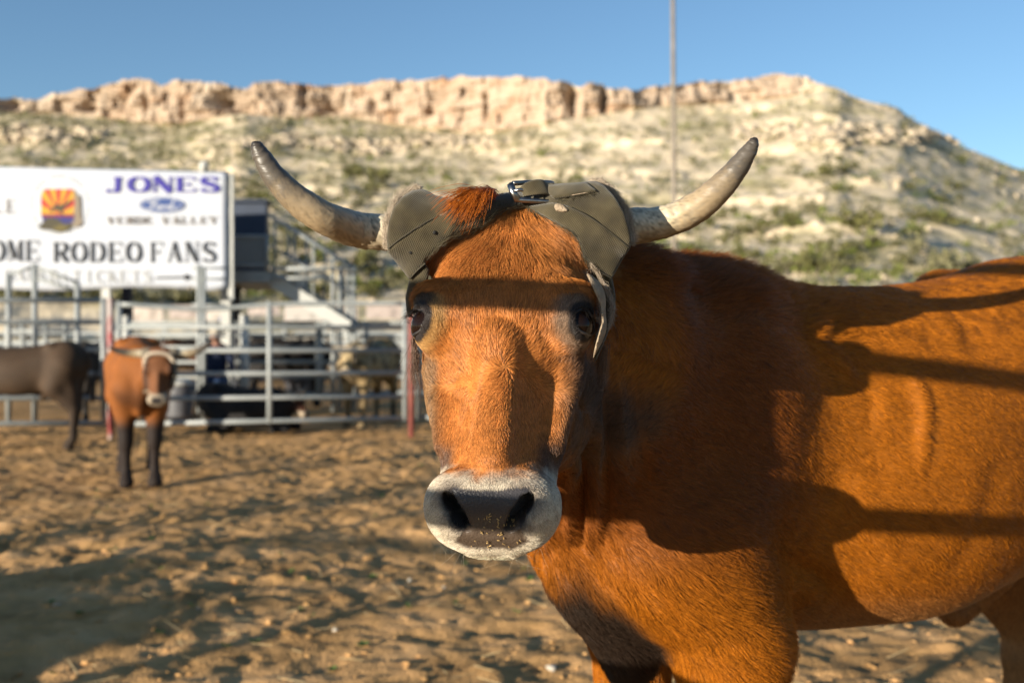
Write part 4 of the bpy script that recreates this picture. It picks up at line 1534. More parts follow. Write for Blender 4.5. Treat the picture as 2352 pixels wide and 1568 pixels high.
C = C + (pale_c - C) * (sstep(.05, .4, pn) * .8 + ledge * .5).clip(0, 1)[..., None] * .8
rc = rock_c + (ochre_c - rock_c) * sstep(.0, .5, fbm(P * np.array((.09, .09, .16)) + 91, 4))[..., None] * .8
rc = rc + (np.array((.60, .50, .39)) - rc) * sstep(.15, .5, fbm(P * np.array((.12, .12, .05)) + 71, 4))[..., None] * .7
C = C + (rc - C) * cl[..., None]
hill_m = attr_mat('mesa_rock', .95, .1, .3, 1.2, bdist=.15)
hme = mesh_np('mesa', HP.reshape(-1, 3), hF)
set_col(hme, C.reshape(-1, 3))
tag(link('mesa', hme, hill_m, None, True), kind='structure')
sm_ = np.ones((nr - 1, ncol - 1), bool)
sm_[NS - 1:NS + NC] = False
hme.polygons.foreach_set('use_smooth', sm_.ravel())

_hy = HY[:NS]
_hz = HZ[:NS]


def hill_pt(x, y):
    """photo coordinate -> point on the slope"""
    j = int(np.clip(np.searchsorted(cols, x), 1, ncol - 1))
    yy = 765 - (HZ[:, j] - CAM_H) / HY[:, j] * FPX
    m = np.maximum.accumulate(-yy[:NS])
    i = int(np.clip(np.searchsorted(m, -y), 1, NS - 1))
    return np.array((HX[i, j], HY[i, j], HZ[i, j]))


# shrubs -----------------------------------------------------------------------------------------
def shrub_mesh(name, seed, n=150):
    rg = np.random.RandomState(seed)
    V, F = [], []
    lobes = rg.normal(size=(6, 3)) * np.array((.42, .42, .22)) + np.array((0, 0, .45))
    for k in range(n):
        c = lobes[rg.randint(6)]
        d = rg.normal(size=3)
        d /= np.linalg.norm(d)
        p = c + d * (.34 * rg.rand() ** .4) * np.array((1, 1, .9))
        p[2] = max(p[2], .03)
        a = rg.normal(size=3)
        a /= np.linalg.norm(a)
        b = np.cross(a, rg.normal(size=3))
        b /= np.linalg.norm(b)
        s = .07 + .08 * rg.rand()
        i = len(V)
        V += [p - a * s, p + b * s * .6, p + a * s, p - b * s * .6]
        F.append((i, i + 1, i + 2, i + 3))
    for k in range(5):
        c = lobes[k]
        i = len(V)
        V += [(-.02, 0, -.1), (.02, 0, -.1), tuple(c + np.array((.01, 0, 0))), tuple(c - np.array((.01, 0, 0)))]
        F.append((i, i + 1, i + 2, i + 3))
    return np.array(V, float), F


sh_mats = [noisy('shrub_olive', [(.3, (.090, .088, .022)), (.7, (.170, .160, .050))], 6, 3, .85, coord='Object'),
           noisy('shrub_green', [(.3, (.110, .135, .018)), (.7, (.200, .225, .038))], 6, 3, .85, coord='Object'),
           noisy('shrub_grey', [(.3, (.140, .132, .060)), (.7, (.225, .205, .105))], 6, 3, .85, coord='Object')]
sh_me = {}
for v in range(4):
    V, F = shrub_mesh('shrub', 100 + v)
    for m in range(3):
        me = mesh_np('shrub', V, F)
        me.materials.append(sh_mats[m])
        sh_me[v, m] = me
sh_names = ('olive', 'bright green', 'grey-green')
named = [(1985, 545, 90, 0, 'broad olive shrub on the open slope right of the steer horn'), (2005, 572, 50, 1, 'bright green shrub at the foot of the broad olive shrub'), (1812, 618, 62, 1, 'green shrub just above the crest of the steer back'),
         (2135, 632, 110, 2, 'pale grey-green bush above the steer back near the right edge'), (1822, 530, 48, 0, 'round olive shrub on the bare slope left of the broad one'), (1880, 408, 64, 0, 'olive shrub high on the slope under the mesa shoulder'),
         (842, 428, 70, 0, 'dark olive juniper on the slope right of the left horn tip'), (838, 456, 52, 0, 'second olive shrub just below the juniper by the left horn'), (692, 552, 60, 0, 'olive shrub on the slope right of the navy booth'),
         (716, 606, 58, 1, 'yellow-green shrub above the stair handrail'), (585, 690, 52, 1, 'yellow-green shrub seen under the stair platform'), (1400, 600, 60, 1, 'green shrub behind the right horn base'), (270, 700, 40, 1, 'yellow-green shrub under the banner beside the white leg')]
occupied = []
for k, (x_, y_, w_, m_, lab) in enumerate(named):
    p = hill_pt(x_, y_)
    s = w_ * 1.25 / FPX * p[1] / 1.5
    o = bpy.data.objects.new('shrub', sh_me[k % 4, m_])
    COL.objects.link(o)
    o.location = p - np.array((0, 0, .05))
    o.scale = (s, s, s * .95)
    o.rotation_euler = (0, 0, k * 1.3)
    tag(o, lab, 'shrub', 'desert shrubs on the hillside')
rgs = np.random.RandomState(5)
cand = []
while len(cand) < 3600:
    x_ = rgs.rand() * 2500 - 70
    rb = np.interp(x_, BASE[:, 0], BASE[:, 1])
    y_ = rb + 4 + (700 - rb) * rgs.rand() ** 1.15
    dn = .30 + .7 * float(sstep(1700, 600, x_)) * float(sstep(560, 330, y_)) + .5 * float(noise(np.array([x_ * .012, y_ * .03, 0.])))
    if rgs.rand() > dn:
        continue
    big = rgs.rand() ** 2.2
    cand.append((x_, y_, .7 + 1.7 * big, rgs.choice(3, p=(.52, .20, .28)), rgs.randint(4), rgs.rand() * 6.28))
score = np.array([c_[2] / hill_pt(c_[0], c_[1])[1] * ((0 < c_[0] < 2352) and not (c_[0] < 530 and 385 < c_[1] < 660)) * (not (1430 < c_[0] and c_[1] > 640)) for c_ in cand])
order = np.argsort(-score)
for k in order[:280]:
    x_, y_, s, m_, v_, a = cand[k]
    p = hill_pt(x_, y_)
    o = bpy.data.objects.new('shrub', sh_me[v_, m_])
    COL.objects.link(o)
    o.location = p - np.array((0, 0, .05))
    o.scale = (s, s, s * .9)
    o.rotation_euler = (0, 0, a)
    tag(o, 'low %s desert shrub dotted over the rocky hillside' % sh_names[m_], 'shrub', 'desert shrubs on the hillside')
brush = {0: [[], [], 0], 1: [[], [], 0], 2: [[], [], 0]}
Vs = [shrub_mesh('s', 200 + v, 46) for v in range(3)]
for k in order[280:]:
    x_, y_, s, m_, v_, a = cand[k]
    p = hill_pt(x_, y_)
    V, F = Vs[v_ % 3]
    c, s_ = math.cos(a), math.sin(a)
    A = np.stack([V[:, 0] * c - V[:, 1] * s_, V[:, 0] * s_ + V[:, 1] * c, V[:, 2] * .85], 1) * s * 1.1 + p
    B_ = brush[m_]
    B_[0].append(A)
    B_[1].append(np.array(F) + B_[2])
    B_[2] += len(A)
for m_ in brush:
    o = link('hillside_brush', mesh_np('hillside_brush', np.concatenate(brush[m_][0]), np.concatenate(brush[m_][1])), sh_mats[m_])
    tag(o, 'distant %s brush covering the hillside below the cliff' % sh_names[m_], 'brush', kind='stuff')
# boulders
bpos, bs = [], []
for k in range(900):
    x_ = rgs.rand() * 2450 - 50
    rb = np.interp(x_, BASE[:, 0], BASE[:, 1])
    y_ = rb + 3 + (690 - rb) * rgs.rand() ** 1.6
    bpos.append(hill_pt(x_, y_))
    bs.append(.2 + .75 * rgs.rand() ** 3)
for k in range(420):
    x_ = 540 + 620 * rgs.rand()
    y_ = 322 + 26 * rgs.rand() + 8 * math.sin(x_ / 60)
    bpos.append(hill_pt(x_, y_))
    bs.append(.7 + .9 * rgs.rand())
for k in range(260):
    x_ = 1680 + 520 * rgs.rand()
    y_ = 285 + 40 * rgs.rand() + (x_ - 1680) * .03
    bpos.append(hill_pt(x_, y_))
    bs.append(.6 + .9 * rgs.rand())
for k in range(120):
    x_ = rgs.rand() * 240
    bpos.append(hill_pt(x_, 298 + 30 * rgs.rand()))
    bs.append(.8 + 1.2 * rgs.rand())
boul_m = noisy('boulder_rock', [(.3, (.48, .385, .275)), (.7, (.66, .55, .41))], .5, 6, .95, .5, 3, spec=.1, bdist=.2)
tag(rocks_mesh('scree', np.array(bpos), bs, rgs, boul_m), 'pale boulders and broken ledges strewn down the hillside', 'boulders', kind='stuff')
# ------------------------------------------------------------------ pen: panels, posts, stand, banner, pole
pipe_m = noisy('galvanised_pipe', [(.3, (.24, .26, .26)), (.55, (.33, .35, .345)), (.75, (.42, .43, .42))], 3, 5, .5, .15, 40, metal=.0, spec=.5, bdist=.004)
white_m = noisy('white_paint', [(.3, (.48, .48, .45)), (.7, (.60, .60, .56))], 2, 5, .6, .1, 30, bdist=.004)
navy_m = noisy('navy_panel', [(.3, (.020, .032, .060)), (.7, (.032, .050, .090))], 2, 4, .6)
dark_shaded_m = noisy('dark_shaded_post', [(.3, (.012, .015, .025)), (.7, (.025, .030, .045))], 3, 4, .6)  # on the stand legs this near-black blue paints in their shaded side
rust_m = noisy('rust_red_paint', [(.3, (.20, .055, .045)), (.6, (.30, .085, .065)), (.8, (.34, .14, .10))], 5, 6, .7, .2, 40, bdist=.004)
redpost_m = noisy('faded_red_paint', [(.33, (.34, .045, .05)), (.47, (.42, .09, .09)), (.56, (.55, .44, .40)), (.7, (.60, .52, .48))], 4, 5, .6, .2, 40, bdist=.004, stretch=(1, 1, .6))
wire_m = mat_new('wire', (.45, .45, .42), .5, metal=.6)


def Gy(y):
    """forward distance of a ground point at photo height y"""
    return CAM_H * FPX / (y - 765)


def zy(y, Y):
    return CAM_H + (765 - y) / FPX * Y


def panel(label, A, Bp, rails, r=.025, uprights=(0, 1), dip=0.0, cat='fence panel', group='livestock panels along the pen', name='livestock_panel', mat=pipe_m, topshape=None):
    """pipe panel between ground points A and Bp; rails = heights (zA, zB)"""
    A, Bp = np.array(A, float), np.array(Bp, float)
    root = empty(name, tuple(A))
    tag(root, label, cat, group)
    for k, (za, zb_) in enumerate(rails):
        n = 24 if (dip and k == 0) else 2
        t = np.linspace(0, 1, n)
        P = A[None] * (1 - t)[:, None] + Bp[None] * t[:, None] - A
        P[:, 2] = za * (1 - t) + zb_ * t
        if n > 2:
            P[:, 2] -= dip * np.exp(-((t - .28) / .20) ** 2)
        MB().tube(P, r, 10).build('rail', mat, root, True)
    za, zb_ = rails[0][0], rails[0][1]
    zl = min(q[0] for q in rails)
    zl2 = min(q[1] for q in rails)
    for u in uprights:
        p = (A * (1 - u) + Bp * u) - A
        lo, hi = zl * (1 - u) + zl2 * u, za * (1 - u) + zb_ * u
        MB().tube([p + np.array((0, 0, lo - r)), p + np.array((0, 0, hi + r))], r * 1.18, 10).build('upright', mat, root, True)
    return root


def gpt(x, Y):
    p = px(x, 784, Y)
    return np.array((p[0], Y, 0.0))


YA, YB = 11.25, 11.75
panel('long six-rail pipe panel with sagging top rail between red and rust posts', gpt(274, YA), gpt(930, YB),
      [(zy(697, YA), zy(697, YB)), (zy(751, YA), zy(752, YB)), (zy(805, YA), zy(805, YB)), (zy(859, YA), zy(856, YB)), (zy(916, YA), zy(910, YB)), (zy(974, YA), zy(960, YB))], .027, (0, .515, 1), dip=.065)
panel('pipe panel left of the red post behind the dark steer', gpt(-420, 11.0), gpt(238, 11.3),
      [(zy(690, 11), zy(690, 11.3)), (zy(740, 11), zy(740, 11.3)), (zy(803, 11), zy(804, 11.3)), (zy(858, 11), zy(858, 11.3)), (zy(916, 11), zy(914, 11.3)), (zy(975, 11), zy(971, 11.3))], .029, (0, .45, 1))
panel('pipe panel right of the rust post behind the steer cheek', gpt(962, 11.8), gpt(1700, 12.3),
      [(zy(698, 11.8), zy(700, 12.3)), (zy(753, 11.8), zy(753, 12.3)), (zy(805, 11.8), zy(803, 12.3)), (zy(855, 11.8), zy(850, 12.3)), (zy(908, 11.8), zy(900, 12.3)), (zy(958, 11.8), zy(948, 12.3))], .027, (0, .5, 1))


def post(name, label, x, ytop, ybase, r, mat, cat='post', lean=0.0, group=None, caps=True):
    Y = Gy(ybase)
    p = px(x, ybase, Y)
    root = empty(name, (p[0], p[1], 0))
    tag(root, label, cat, group)
    h = zy(ytop, Y)
    MB().tube([(0, 0, -.15), (lean, 0, h)], r, 12).build('shaft', mat, root, True)
    if caps:
        MB().tube([(lean, 0, h - .002), (lean, 0, h + .012)], r * 1.1, 12).build('cap', mat, root, True)
    return root


post('fence_post', 'faded red and white striped steel post between the two panels', 255, 688, 1008, .034, redpost_m)
post('fence_post', 'rust red steel post at the right end of the long panel', 945, 700, 1000, .034, rust_m)

# second row of panels further back
for k, (x0, Y0, x1, Y1, ys, ups, lab) in enumerate((
        (282, 15.2, 730, 15.6, (742, 772, 798, 832, 866, 905), (0, .42, .62, 1), 'pale pipe panel of the back pen behind the brown steer'),
        (736, 15.6, 1150, 16.0, (742, 772, 800, 832, 864, 902), (0, .25, .5, .74, 1), 'pale pipe panel of the back pen behind the tan steer'),
        (-300, 14.6, 150, 14.8, (742, 772, 797, 830, 866, 908), (0, .7, .78, .9, 1), 'pale pipe panel of the back pen at the far left'))):
    panel(lab, gpt(x0, Y0), gpt(x1, Y1), [(zy(y_, Y0), zy(y_ - 1, Y1)) for y_ in ys], .030, ups, group='livestock panels of the back pen')
# tall gate frames at the left
gate = empty('chute_gate', tuple(gpt(100, 12.6)))
tag(gate, 'tall pale chute gate with slanted braced top in front of the banner', 'gate')
g0 = gpt(100, 12.6)
def GP(x, y, Y=12.6):
    return px(x, y, Y) - g0
for x_, yt in ((20, 628), (80, 606), (178, 650)):
    MB().tube([GP(x_, 1000) * np.array((1, 1, 0)) + np.array((0, 0, .05)), GP(x_, yt)], .036, 10).build('upright', pipe_m, gate, True)
for (a, b_) in (((82, 612), (178, 648)), ((82, 640), (178, 668)), ((20, 632), (80, 610)), ((20, 905), (178, 905)), ((20, 830), (178, 830)), ((20, 760), (178, 760))):
    MB().tube([GP(*a), GP(*b_)], .020, 8).build('rail', pipe_m, gate, True)
for k in range(5):
    x_ = 95 + 17 * k
    MB().tube([GP(x_, 617 + .38 * 17 * k), GP(x_ + 12, 645 + .30 * 17 * k)], .011, 6).build('brace', pipe_m, gate, True)
gate2 = empty('chute_gate', tuple(gpt(470, 12.9)))
tag(gate2, 'narrow pale chute gate uprights in front of the banner arrow', 'gate')
g0 = gpt(470, 12.9)
for x_, yt in ((457, 608), (468, 612)):
    MB().tube([GP(x_, 985, 12.9) * np.array((1, 1, 0)) + np.array((0, 0, .05)), GP(x_, yt, 12.9)], .030, 10).build('upright', pipe_m, gate2, True)
for y_ in (615, 640, 700, 770):
    MB().tube([GP(440, y_, 12.9), GP(520, y_ + 1, 12.9)], .016, 8).build('rail', pipe_m, gate2, True)

# ---- announcer stand --------------------------------------------------------------------------
YS = 15.0
stand = empty('announcer_stand', tuple(gpt(540, YS)))
tag(stand, 'raised announcer stand with navy booth, wire mesh railing and stairs', 'stand')
s0 = gpt(540, YS)


def SPt(x, y, Y=YS):
    return px(x, y, Y) - s0


def sbox(name, x0, y0, x1, y1, Y0, Y1, mat):
    a, b_ = SPt(x0, y0, Y0), SPt(x1, y1, Y0)
    return MB().box(((a[0] + b_[0]) / 2, (Y0 + Y1) / 2 - YS, (a[2] + b_[2]) / 2), (abs(b_[0] - a[0]), Y1 - Y0, abs(a[2] - b_[2]))).build(name, mat, stand)


sbox('booth', 420, 462, 611, 640, YS + 1.1, YS + 1.3, navy_m)
sbox('booth_roof', 412, 457, 614, 463, YS + 1.0, YS + 1.4, navy_m)
sbox('platform', 380, 622, 622, 648, YS + .02, YS + 2.9, pipe_m)
for x_, Y_, m_ in ((520, YS + .1, white_m), (541, YS + 1.6, dark_shaded_m), (292, YS + 1.6, dark_shaded_m)):
    a = SPt(x_, 640, Y_)
    MB().box((a[0], Y_ - YS, a[2] / 2 - .0), (.145, .145, a[2] + .1)).build('leg', m_, stand)
# railing of wire mesh
for (a, b_) in (((530, 543), (616, 543)), ((530, 610), (616, 610))):
    MB().tube([SPt(*a), SPt(*b_)], .028, 8).build('rail', pipe_m, stand, True)
for x_ in (530, 614):
    MB().tube([SPt(x_, 540), SPt(x_, 625)], .030, 8).build('upright', pipe_m, stand, True)
mb = MB()
for k in range(1, 17):
    x_ = 532 + 80 * k / 17
    mb.tube([SPt(x_, 545), SPt(x_, 609)], .006, 4)
for k in range(1, 13):
    y_ = 544 + 65 * k / 13
    mb.tube([SPt(533, y_), SPt(612, y_)], .006, 4)
tag(mb.build('wire_mesh', wire_m, stand), kind='stuff')
# landing rail to the right, stairs with handrails
for (a, b_, r) in (((622, 618), (812, 615), .030), ((622, 638), (760, 640), .024)):
    MB().tube([SPt(*a), SPt(*b_)], r, 8).build('rail', pipe_m, stand, True)
strg = [SPt(622, 640, YS + .15), SPt(800, 752, YS + .15)]
d = strg[1] - strg[0]
L_ = np.linalg.norm(d)
ang = math.atan2(d[2], d[0])
rot = np.array([[math.cos(ang), 0, -math.sin(ang)], [0, 1, 0], [math.sin(ang), 0, math.cos(ang)]])
for dy in (.0, .95):
    MB().box((strg[0] + strg[1]) / 2 + np.array((0, dy, 0)), (L_, .05, .20), rot).build('stringer', white_m, stand)
for k in range(9):
    p = strg[0] + d * (k + .5) / 9
    MB().box(p + np.array((0, .475, .03)), (.26, .86, .035)).build('tread', pipe_m, stand)
for dy in (.0, .95):
    for h_, r in ((.95, .024), (.5, .018)):
        MB().tube([strg[0] + np.array((0, dy, h_)), strg[1] + np.array((0, dy, h_))], r, 8).build('handrail', pipe_m, stand, True)
    for k in range(4):
        p = strg[0] + d * (k + .2) / 4 + np.array((0, dy, 0))
        MB().tube([p, p + np.array((0, 0, .95))], .02, 8).build('baluster', pipe_m, stand, True)
for x_ in (765, 780, 800, 812):
    a = SPt(x_, 612, YS + .3)
    MB().tube([np.array((a[0], a[1], 0.0)), a], .034, 8).build('upright', pipe_m, stand, True)
post('bollard', 'short thick white pipe post standing behind the long panel', 562, 724, 952, .07, white_m, 'bollard')
post('bollard', 'pale pipe post just right of the red striped post', 291, 727, 965, .055, white_m, 'bollard')

# ---- banner -----------------------------------------------------------------------------------
YL, YR = 13.55, 14.35
XL, XR = -760, 525
banner = empty('banner', tuple(gpt(250, 14.0)))
tag(banner, 'big white rodeo welcome banner with sponsor lettering stretched on a frame', 'banner')
bO = gpt(250, 14.0)


def bpt(x, y, off=0.0):
    """photo coordinate on the banner plane"""
    # plane through the left and right edges (vertical)
    a, b_ = gpt(0, 13.86), gpt(525, YR)
    n = np.array((b_[1] - a[1], -(b_[0] - a[0]), 0))
    n /= np.linalg.norm(n)
    if n[1] > 0:
        n = -n
    d = px(x, y, 1.0) - np.array((0, 0, CAM_H))
    t = ((a - np.array((0, 0, CAM_H))) @ n) / (d @ n)
    return np.array((0, 0, CAM_H)) + d * t + n * off - bO


def yb(x):
    return 663 + (4 * math.sin(x / 70.0) if x < 430 else 4 * math.sin(x / 70.0) + 10 * math.sin((x - 430) / 95 * math.pi) - 8)


xs = np.linspace(-700, 522, 90)
V, F = [], []
NR = 20
for i, x_ in enumerate(xs):
    for j in range(NR):
        t = j / (NR - 1)
        y_ = (383 + 14 * max(x_, -300) / 525) * (1 - t) + yb(x_) * t
        V.append(bpt(x_, y_, .012 * float(noise(np.array([x_ * .012, y_ * .02, 1.])))))
for i in range(len(xs) - 1):
    for j in range(NR - 1):
        F.append((i * NR + j, i * NR + j + 1, (i + 1) * NR + j + 1, (i + 1) * NR + j))
vinyl_m = noisy('banner_vinyl', [(.3, (.66, .69, .76)), (.7, (.72, .75, .82))], 1.2, 3, .45, .1, 3, bdist=.02)
o = link('sheet', mesh_np('sheet', V, F), vinyl_m, banner, True)
md = o.modifiers.new('s', 'SOLIDIFY')
md.thickness = .006
a = bpt(528, 398)
b_ = bpt(528, 690)
MB().box(((a + b_) / 2 + np.array((.0, .06, .0))), (.07, .07, a[2] - b_[2])).build('frame_post', white_m, banner)
MB().tube([bpt(-690, 376, -.05), bpt(522, 396, -.05)], .03, 8).build('frame_bar', white_m, banner, True)
for x_ in (243, -300):
    a = bpt(x_, 640, -.06)
    MB().box((a[0], a[1], a[2] / 2), (.12, .10, a[2])).build('leg', white_m, banner)
a = bpt(528, 640, -.06)
MB().tube([bpt(466, 397, -.05), bpt(466, 384, -.05)], .055, 10).build('lamp_bracket', white_m, banner, True)
ball('lamp', bpt(468, 380, -.03) + bO, .07, white_m, banner)

# stroke font: every letter is a list of strokes (x0,y0,x1,y1,width) in a unit box, plus arcs
TH, TN = .20, .07


def glyph(ch):
    v = lambda x, w=TH: ((x, 0), (x, 1), w)
    h = lambda y, a=0.0, b=1.0, w=TN: ((a, y), (b, y), w)
    sr = lambda x, y, s=.16: ((x - s, y), (x + s, y), TN)

    def arc(cx, cy, rx, ry, a0, a1, wv=TH, wh=TN, n=20):
        out = []
        for i in range(n):
            t0, t1 = R_(a0 + (a1 - a0) * i / n), R_(a0 + (a1 - a0) * (i + 1) / n)
            w = wh + (wv - wh) * abs(math.cos((t0 + t1) / 2)) ** 1.5
            out.append(((cx + rx * math.cos(t0), cy + ry * math.sin(t0)), (cx + rx * math.cos(t1), cy + ry * math.sin(t1)), w))
        return out
    g = {
        'O': arc(.5, .5, .42, .48, 0, 360),
        'C': arc(.52, .5, .42, .48, 40, 320) + [((.88, .68), (.88, .98), TN)],
        'R': [v(.18), sr(.18, .03), sr(.18, .97), h(.97, .1, .55), h(.5, .1, .55)] + arc(.52, .735, .33, .235, -90, 90) + [((.48, .5), (.88, .03), TH * .9), sr(.9, .03, .1)],
        'D': [v(.18), sr(.18, .03), sr(.18, .97), h(.97, .1, .5), h(.03, .1, .5)] + arc(.48, .5, .42, .47, -90, 90),
        'E': [v(.2), h(.97, .03, .88), h(.03, .03, .9), h(.5, .1, .65), ((.88, .97), (.88, .75), TN), ((.9, .03), (.9, .27), TN), ((.65, .38), (.65, .62), TN)],
        'F': [v(.2), h(.97, .03, .88), h(.5, .1, .65), ((.88, .97), (.88, .75), TN), ((.65, .38), (.65, .62), TN), sr(.2, .03)],
        'A': [((.12, .0), (.5, 1), TN), ((.5, 1), (.85, .0), TH), h(.33, .25, .72), sr(.12, .03, .12), sr(.85, .03)],
        'N': [((.16, 0), (.16, 1), TN), ((.16, 1), (.86, 0), TH), ((.86, 0), (.86, 1), TN), sr(.14, .03, .13), sr(.12, .97, .1), sr(.86, .97, .13)],
        'M': [((.12, 0), (.12, 1), TN), ((.12, 1), (.5, .1), TH), ((.5, .1), (.86, 1), TN), ((.88, 0), (.88, 1), TH), sr(.12, .03, .12), sr(.88, .03, .14)],
        'W': [((.05, 1), (.28, 0), TH), ((.28, 0), (.5, .9), TN), ((.5, .9), (.72, 0), TH), ((.72, 0), (.95, 1), TN), sr(.05, .97, .1), sr(.95, .97, .1)],
        'L': [v(.2), h(.03, .03, .88), ((.88, .03), (.88, .3), TN), sr(.2, .97)],
        'S': arc(.5, .735, .34, .24, 20, 270, TH * .8, TN) + arc(.5, .255, .36, .235, 90, -160, TH * .8, TN) + [((.82, .80), (.82, .99), TN), ((.14, .01), (.14, .2), TN)] + [((.28, .62), (.74, .40), TH)],
        'J': [((.6, .25), (.6, 1), TH), h(.97, .4, .82)] + arc(.34, .22, .26, .2, 0, -150),
        'T': [v(.5), h(.97, .06, .94), ((.06, .97), (.06, .75), TN), ((.94, .97), (.94, .75), TN), sr(.5, .03)],
        'I': [v(.5), sr(.5, .03), sr(.5, .97)],
        'K': [v(.2), sr(.2, .03), sr(.2, .97), ((.22, .42), (.85, .97), TN), ((.45, .58), (.88, .03), TH), sr(.88, .03, .1)],
        'V': [((.12, 1), (.5, 0), TH), ((.5, 0), (.88, 1), TN), sr(.12, .97, .12), sr(.88, .97, .12)],
        'Y': [((.1, 1), (.5, .48), TH), ((.5, .48), (.9, 1), TN), ((.5, 0), (.5, .5), TH), sr(.5, .03), sr(.1, .97, .1), sr(.9, .97, .1)],
        '/': [((.2, 0), (.8, 1), TN)],
        'P': [v(.18), sr(.18, .03), sr(.18, .97), h(.97, .1, .55), h(.47, .1, .55)] + arc(.52, .72, .33, .25, -90, 90),
    }
    return g.get(ch, [])


def lettering(text, x0, x1, y0, y1, mat, name='lettering', gap=.18, bold=1.0, slope=0.0, space=.7):
    """text between photo columns x0..x1 and rows y0 (top)..y1 (bottom) on the banner"""
    n = sum(space if c == ' ' else 1.0 for c in text) + gap * (len(text) - 1)
    w = (x1 - x0) / n
    x = x0
    root = empty(name, (0, 0, 0), 0, banner)
    for c in text:
        if c == ' ':
            x += (space + gap) * w
            continue
        mb = MB()
        for k, (p, q, wd) in enumerate(glyph(c)):
            hgt = (y1 - y0)
            P = lambda u: np.array((x + u[0] * w, y1 - u[1] * hgt + slope * (x - x0)))
            A, Bq = P(p), P(q)
            e = Bq - A
            e = e / (np.linalg.norm(e) + 1e-9)
            nn = np.array((-e[1], e[0]))
            W_ = wd * bold * (w * abs(nn[0]) + min(hgt, w) * abs(nn[1])) / 2
            A2, B2 = A - e * W_ * .05, Bq + e * W_ * .05
            quad = [A2 + nn * W_, B2 + nn * W_, B2 - nn * W_, A2 - nn * W_]
            f_ = [bpt(u[0], u[1], .016 + .0002 * k) for u in quad]
            mb.add(f_, [(0, 1, 2, 3)])
        mb.build('letter', mat, root)
        x += (1 + gap) * w
    return root


ink_m = mat_new('black_ink', (.018, .018, .020), .5)
blue_m = mat_new('violet_blue_ink', (.060, .045, .36), .5)
brown_m = mat_new('faded_brown_ink', (.20, .16, .12), .5)
grey_m = mat_new('faded_grey_ink', (.50, .49, .45), .5)
lettering('RODEO', 122, 325, 556, 602, ink_m)
lettering('FANS', 344, 497, 556, 602, ink_m)
lettering('WELCOME', -185, 92, 552, 600, ink_m)
lettering('JONES', 240, 507, 407, 441, blue_m, gap=.06, bold=1.25)
lettering('VERDE VALLEY', 247, 500, 498, 515, brown_m, gap=.2, bold=1.1)
lettering('TICKETS', 166, 350, 621, 648, grey_m, gap=.25, bold=.8)
lettering('SALES/', 10, 158, 618, 646, grey_m, gap=.2, bold=.8)
lettering('COTTONWOOD', -260, -40, 618, 646, grey_m, gap=.2, bold=.8)
lettering('LE', -14, 36, 458, 490, brown_m, gap=.25, bold=.9)


def flat(name, pts, mat, off, parent=banner):
    return MB().add([bpt(x, y, off) for x, y in pts], [tuple(range(len(pts)))]).build(name, mat, parent)


flat('arrow', [(358, 636), (425, 634), (425, 628), (445, 637), (425, 645), (425, 639), (358, 640)], ink_m, .0165)


def ellp(cx, cy, rx, ry, n=48, a0=0, a1=360):
    return [(cx + rx * math.cos(R_(a0 + (a1 - a0) * i / n)), cy + ry * math.sin(R_(a0 + (a1 - a0) * i / n))) for i in range(n + (a1 - a0 != 360))]


# oval logo with script lettering
lg = empty('oval_logo', (0, 0, 0), 0, banner)
oval_m = mat_new('oval_blue', (.035, .085, .30), .4)
pw_m = mat_new('print_white', (.72, .73, .74), .5)
flat('oval', ellp(373, 471, 52, 18), oval_m, .016, lg)
flat('oval_ring', ellp(373, 471, 47.5, 15.2), pw_m, .0163, lg)
flat('oval', ellp(373, 471, 45.5, 13.8), oval_m, .0166, lg)


def script(paths, r, mat, off, name, parent):
    mb = MB()
    for pth in paths:
        P = catmull(pth, len(pth) * 6)
        for i in range(len(P) - 1):
            e = P[i + 1] - P[i]
            e = e / (np.linalg.norm(e) + 1e-9)
            nn = np.array((-e[1], e[0])) * r * (1.0 if abs(e[1]) > .5 else .6)
            mb.add([bpt(*(u), off + i * 1e-5) for u in (P[i] + nn, P[i + 1] + nn, P[i + 1] - nn, P[i] - nn)], [(0, 1, 2, 3)])
    return mb.build(name, mat, parent)


script([[(341, 466), (348, 461), (358, 461), (368, 463)], [(357, 462), (353, 470), (349, 478), (343, 481), (339, 478)], [(345, 471), (352, 470), (360, 470)],
        [(366, 472), (361, 474), (361, 479), (366, 480), (370, 476), (366, 472), (373, 474)], [(375, 472), (376, 475), (373, 480)], [(375, 475), (379, 472), (383, 473)],
        [(394, 473), (388, 472), (384, 476), (386, 480), (392, 478), (397, 466), (401, 461)], [(397, 466), (394, 475), (395, 480), (402, 478), (407, 474)]], 1.7, pw_m, .0169, 'script_lettering', lg)

# round club emblem: rays over blue, brown flank, dark rock, faint ring of lettering
em = empty('club_emblem', (0, 0, 0), 0, banner)
ecol = {k: mat_new('emblem_' + k, c, .5) for k, c in dict(red=(.55, .035, .03), yellow=(.72, .38, .025), blue=(.035, .035, .20), brown=(.30, .24, .17), dark=(.075, .062, .030), olive=(.16, .125, .03), maroon=(.30, .02, .04), ring=(.60, .60, .58)).items()}
cx_, cy_ = 135, 492
outline = lambda a: (cx_ + 40 * max(-1, min(1, 1.25 * math.cos(a))), cy_ - 60 * max(0, min(.96, 1.25 * math.sin(a))))
rays = 11
for k in range(rays):
    a0, a1 = math.pi * k / rays, math.pi * (k + 1) / rays
    pts = [(cx_, cy_)] + [outline(a0 + (a1 - a0) * t) for t in (0, .5, 1)]
    flat('ray', pts, ecol['red'] if k % 2 else ecol['yellow'], .016 + k * 1e-4, em)
flat('stripe', [(94, 492), (172, 492), (172, 498), (97, 498)], ecol['maroon'], .0175, em)
flat('field', [(97, 498), (172, 498), (168, 512), (150, 516), (100, 514)], ecol['blue'], .0175, em)
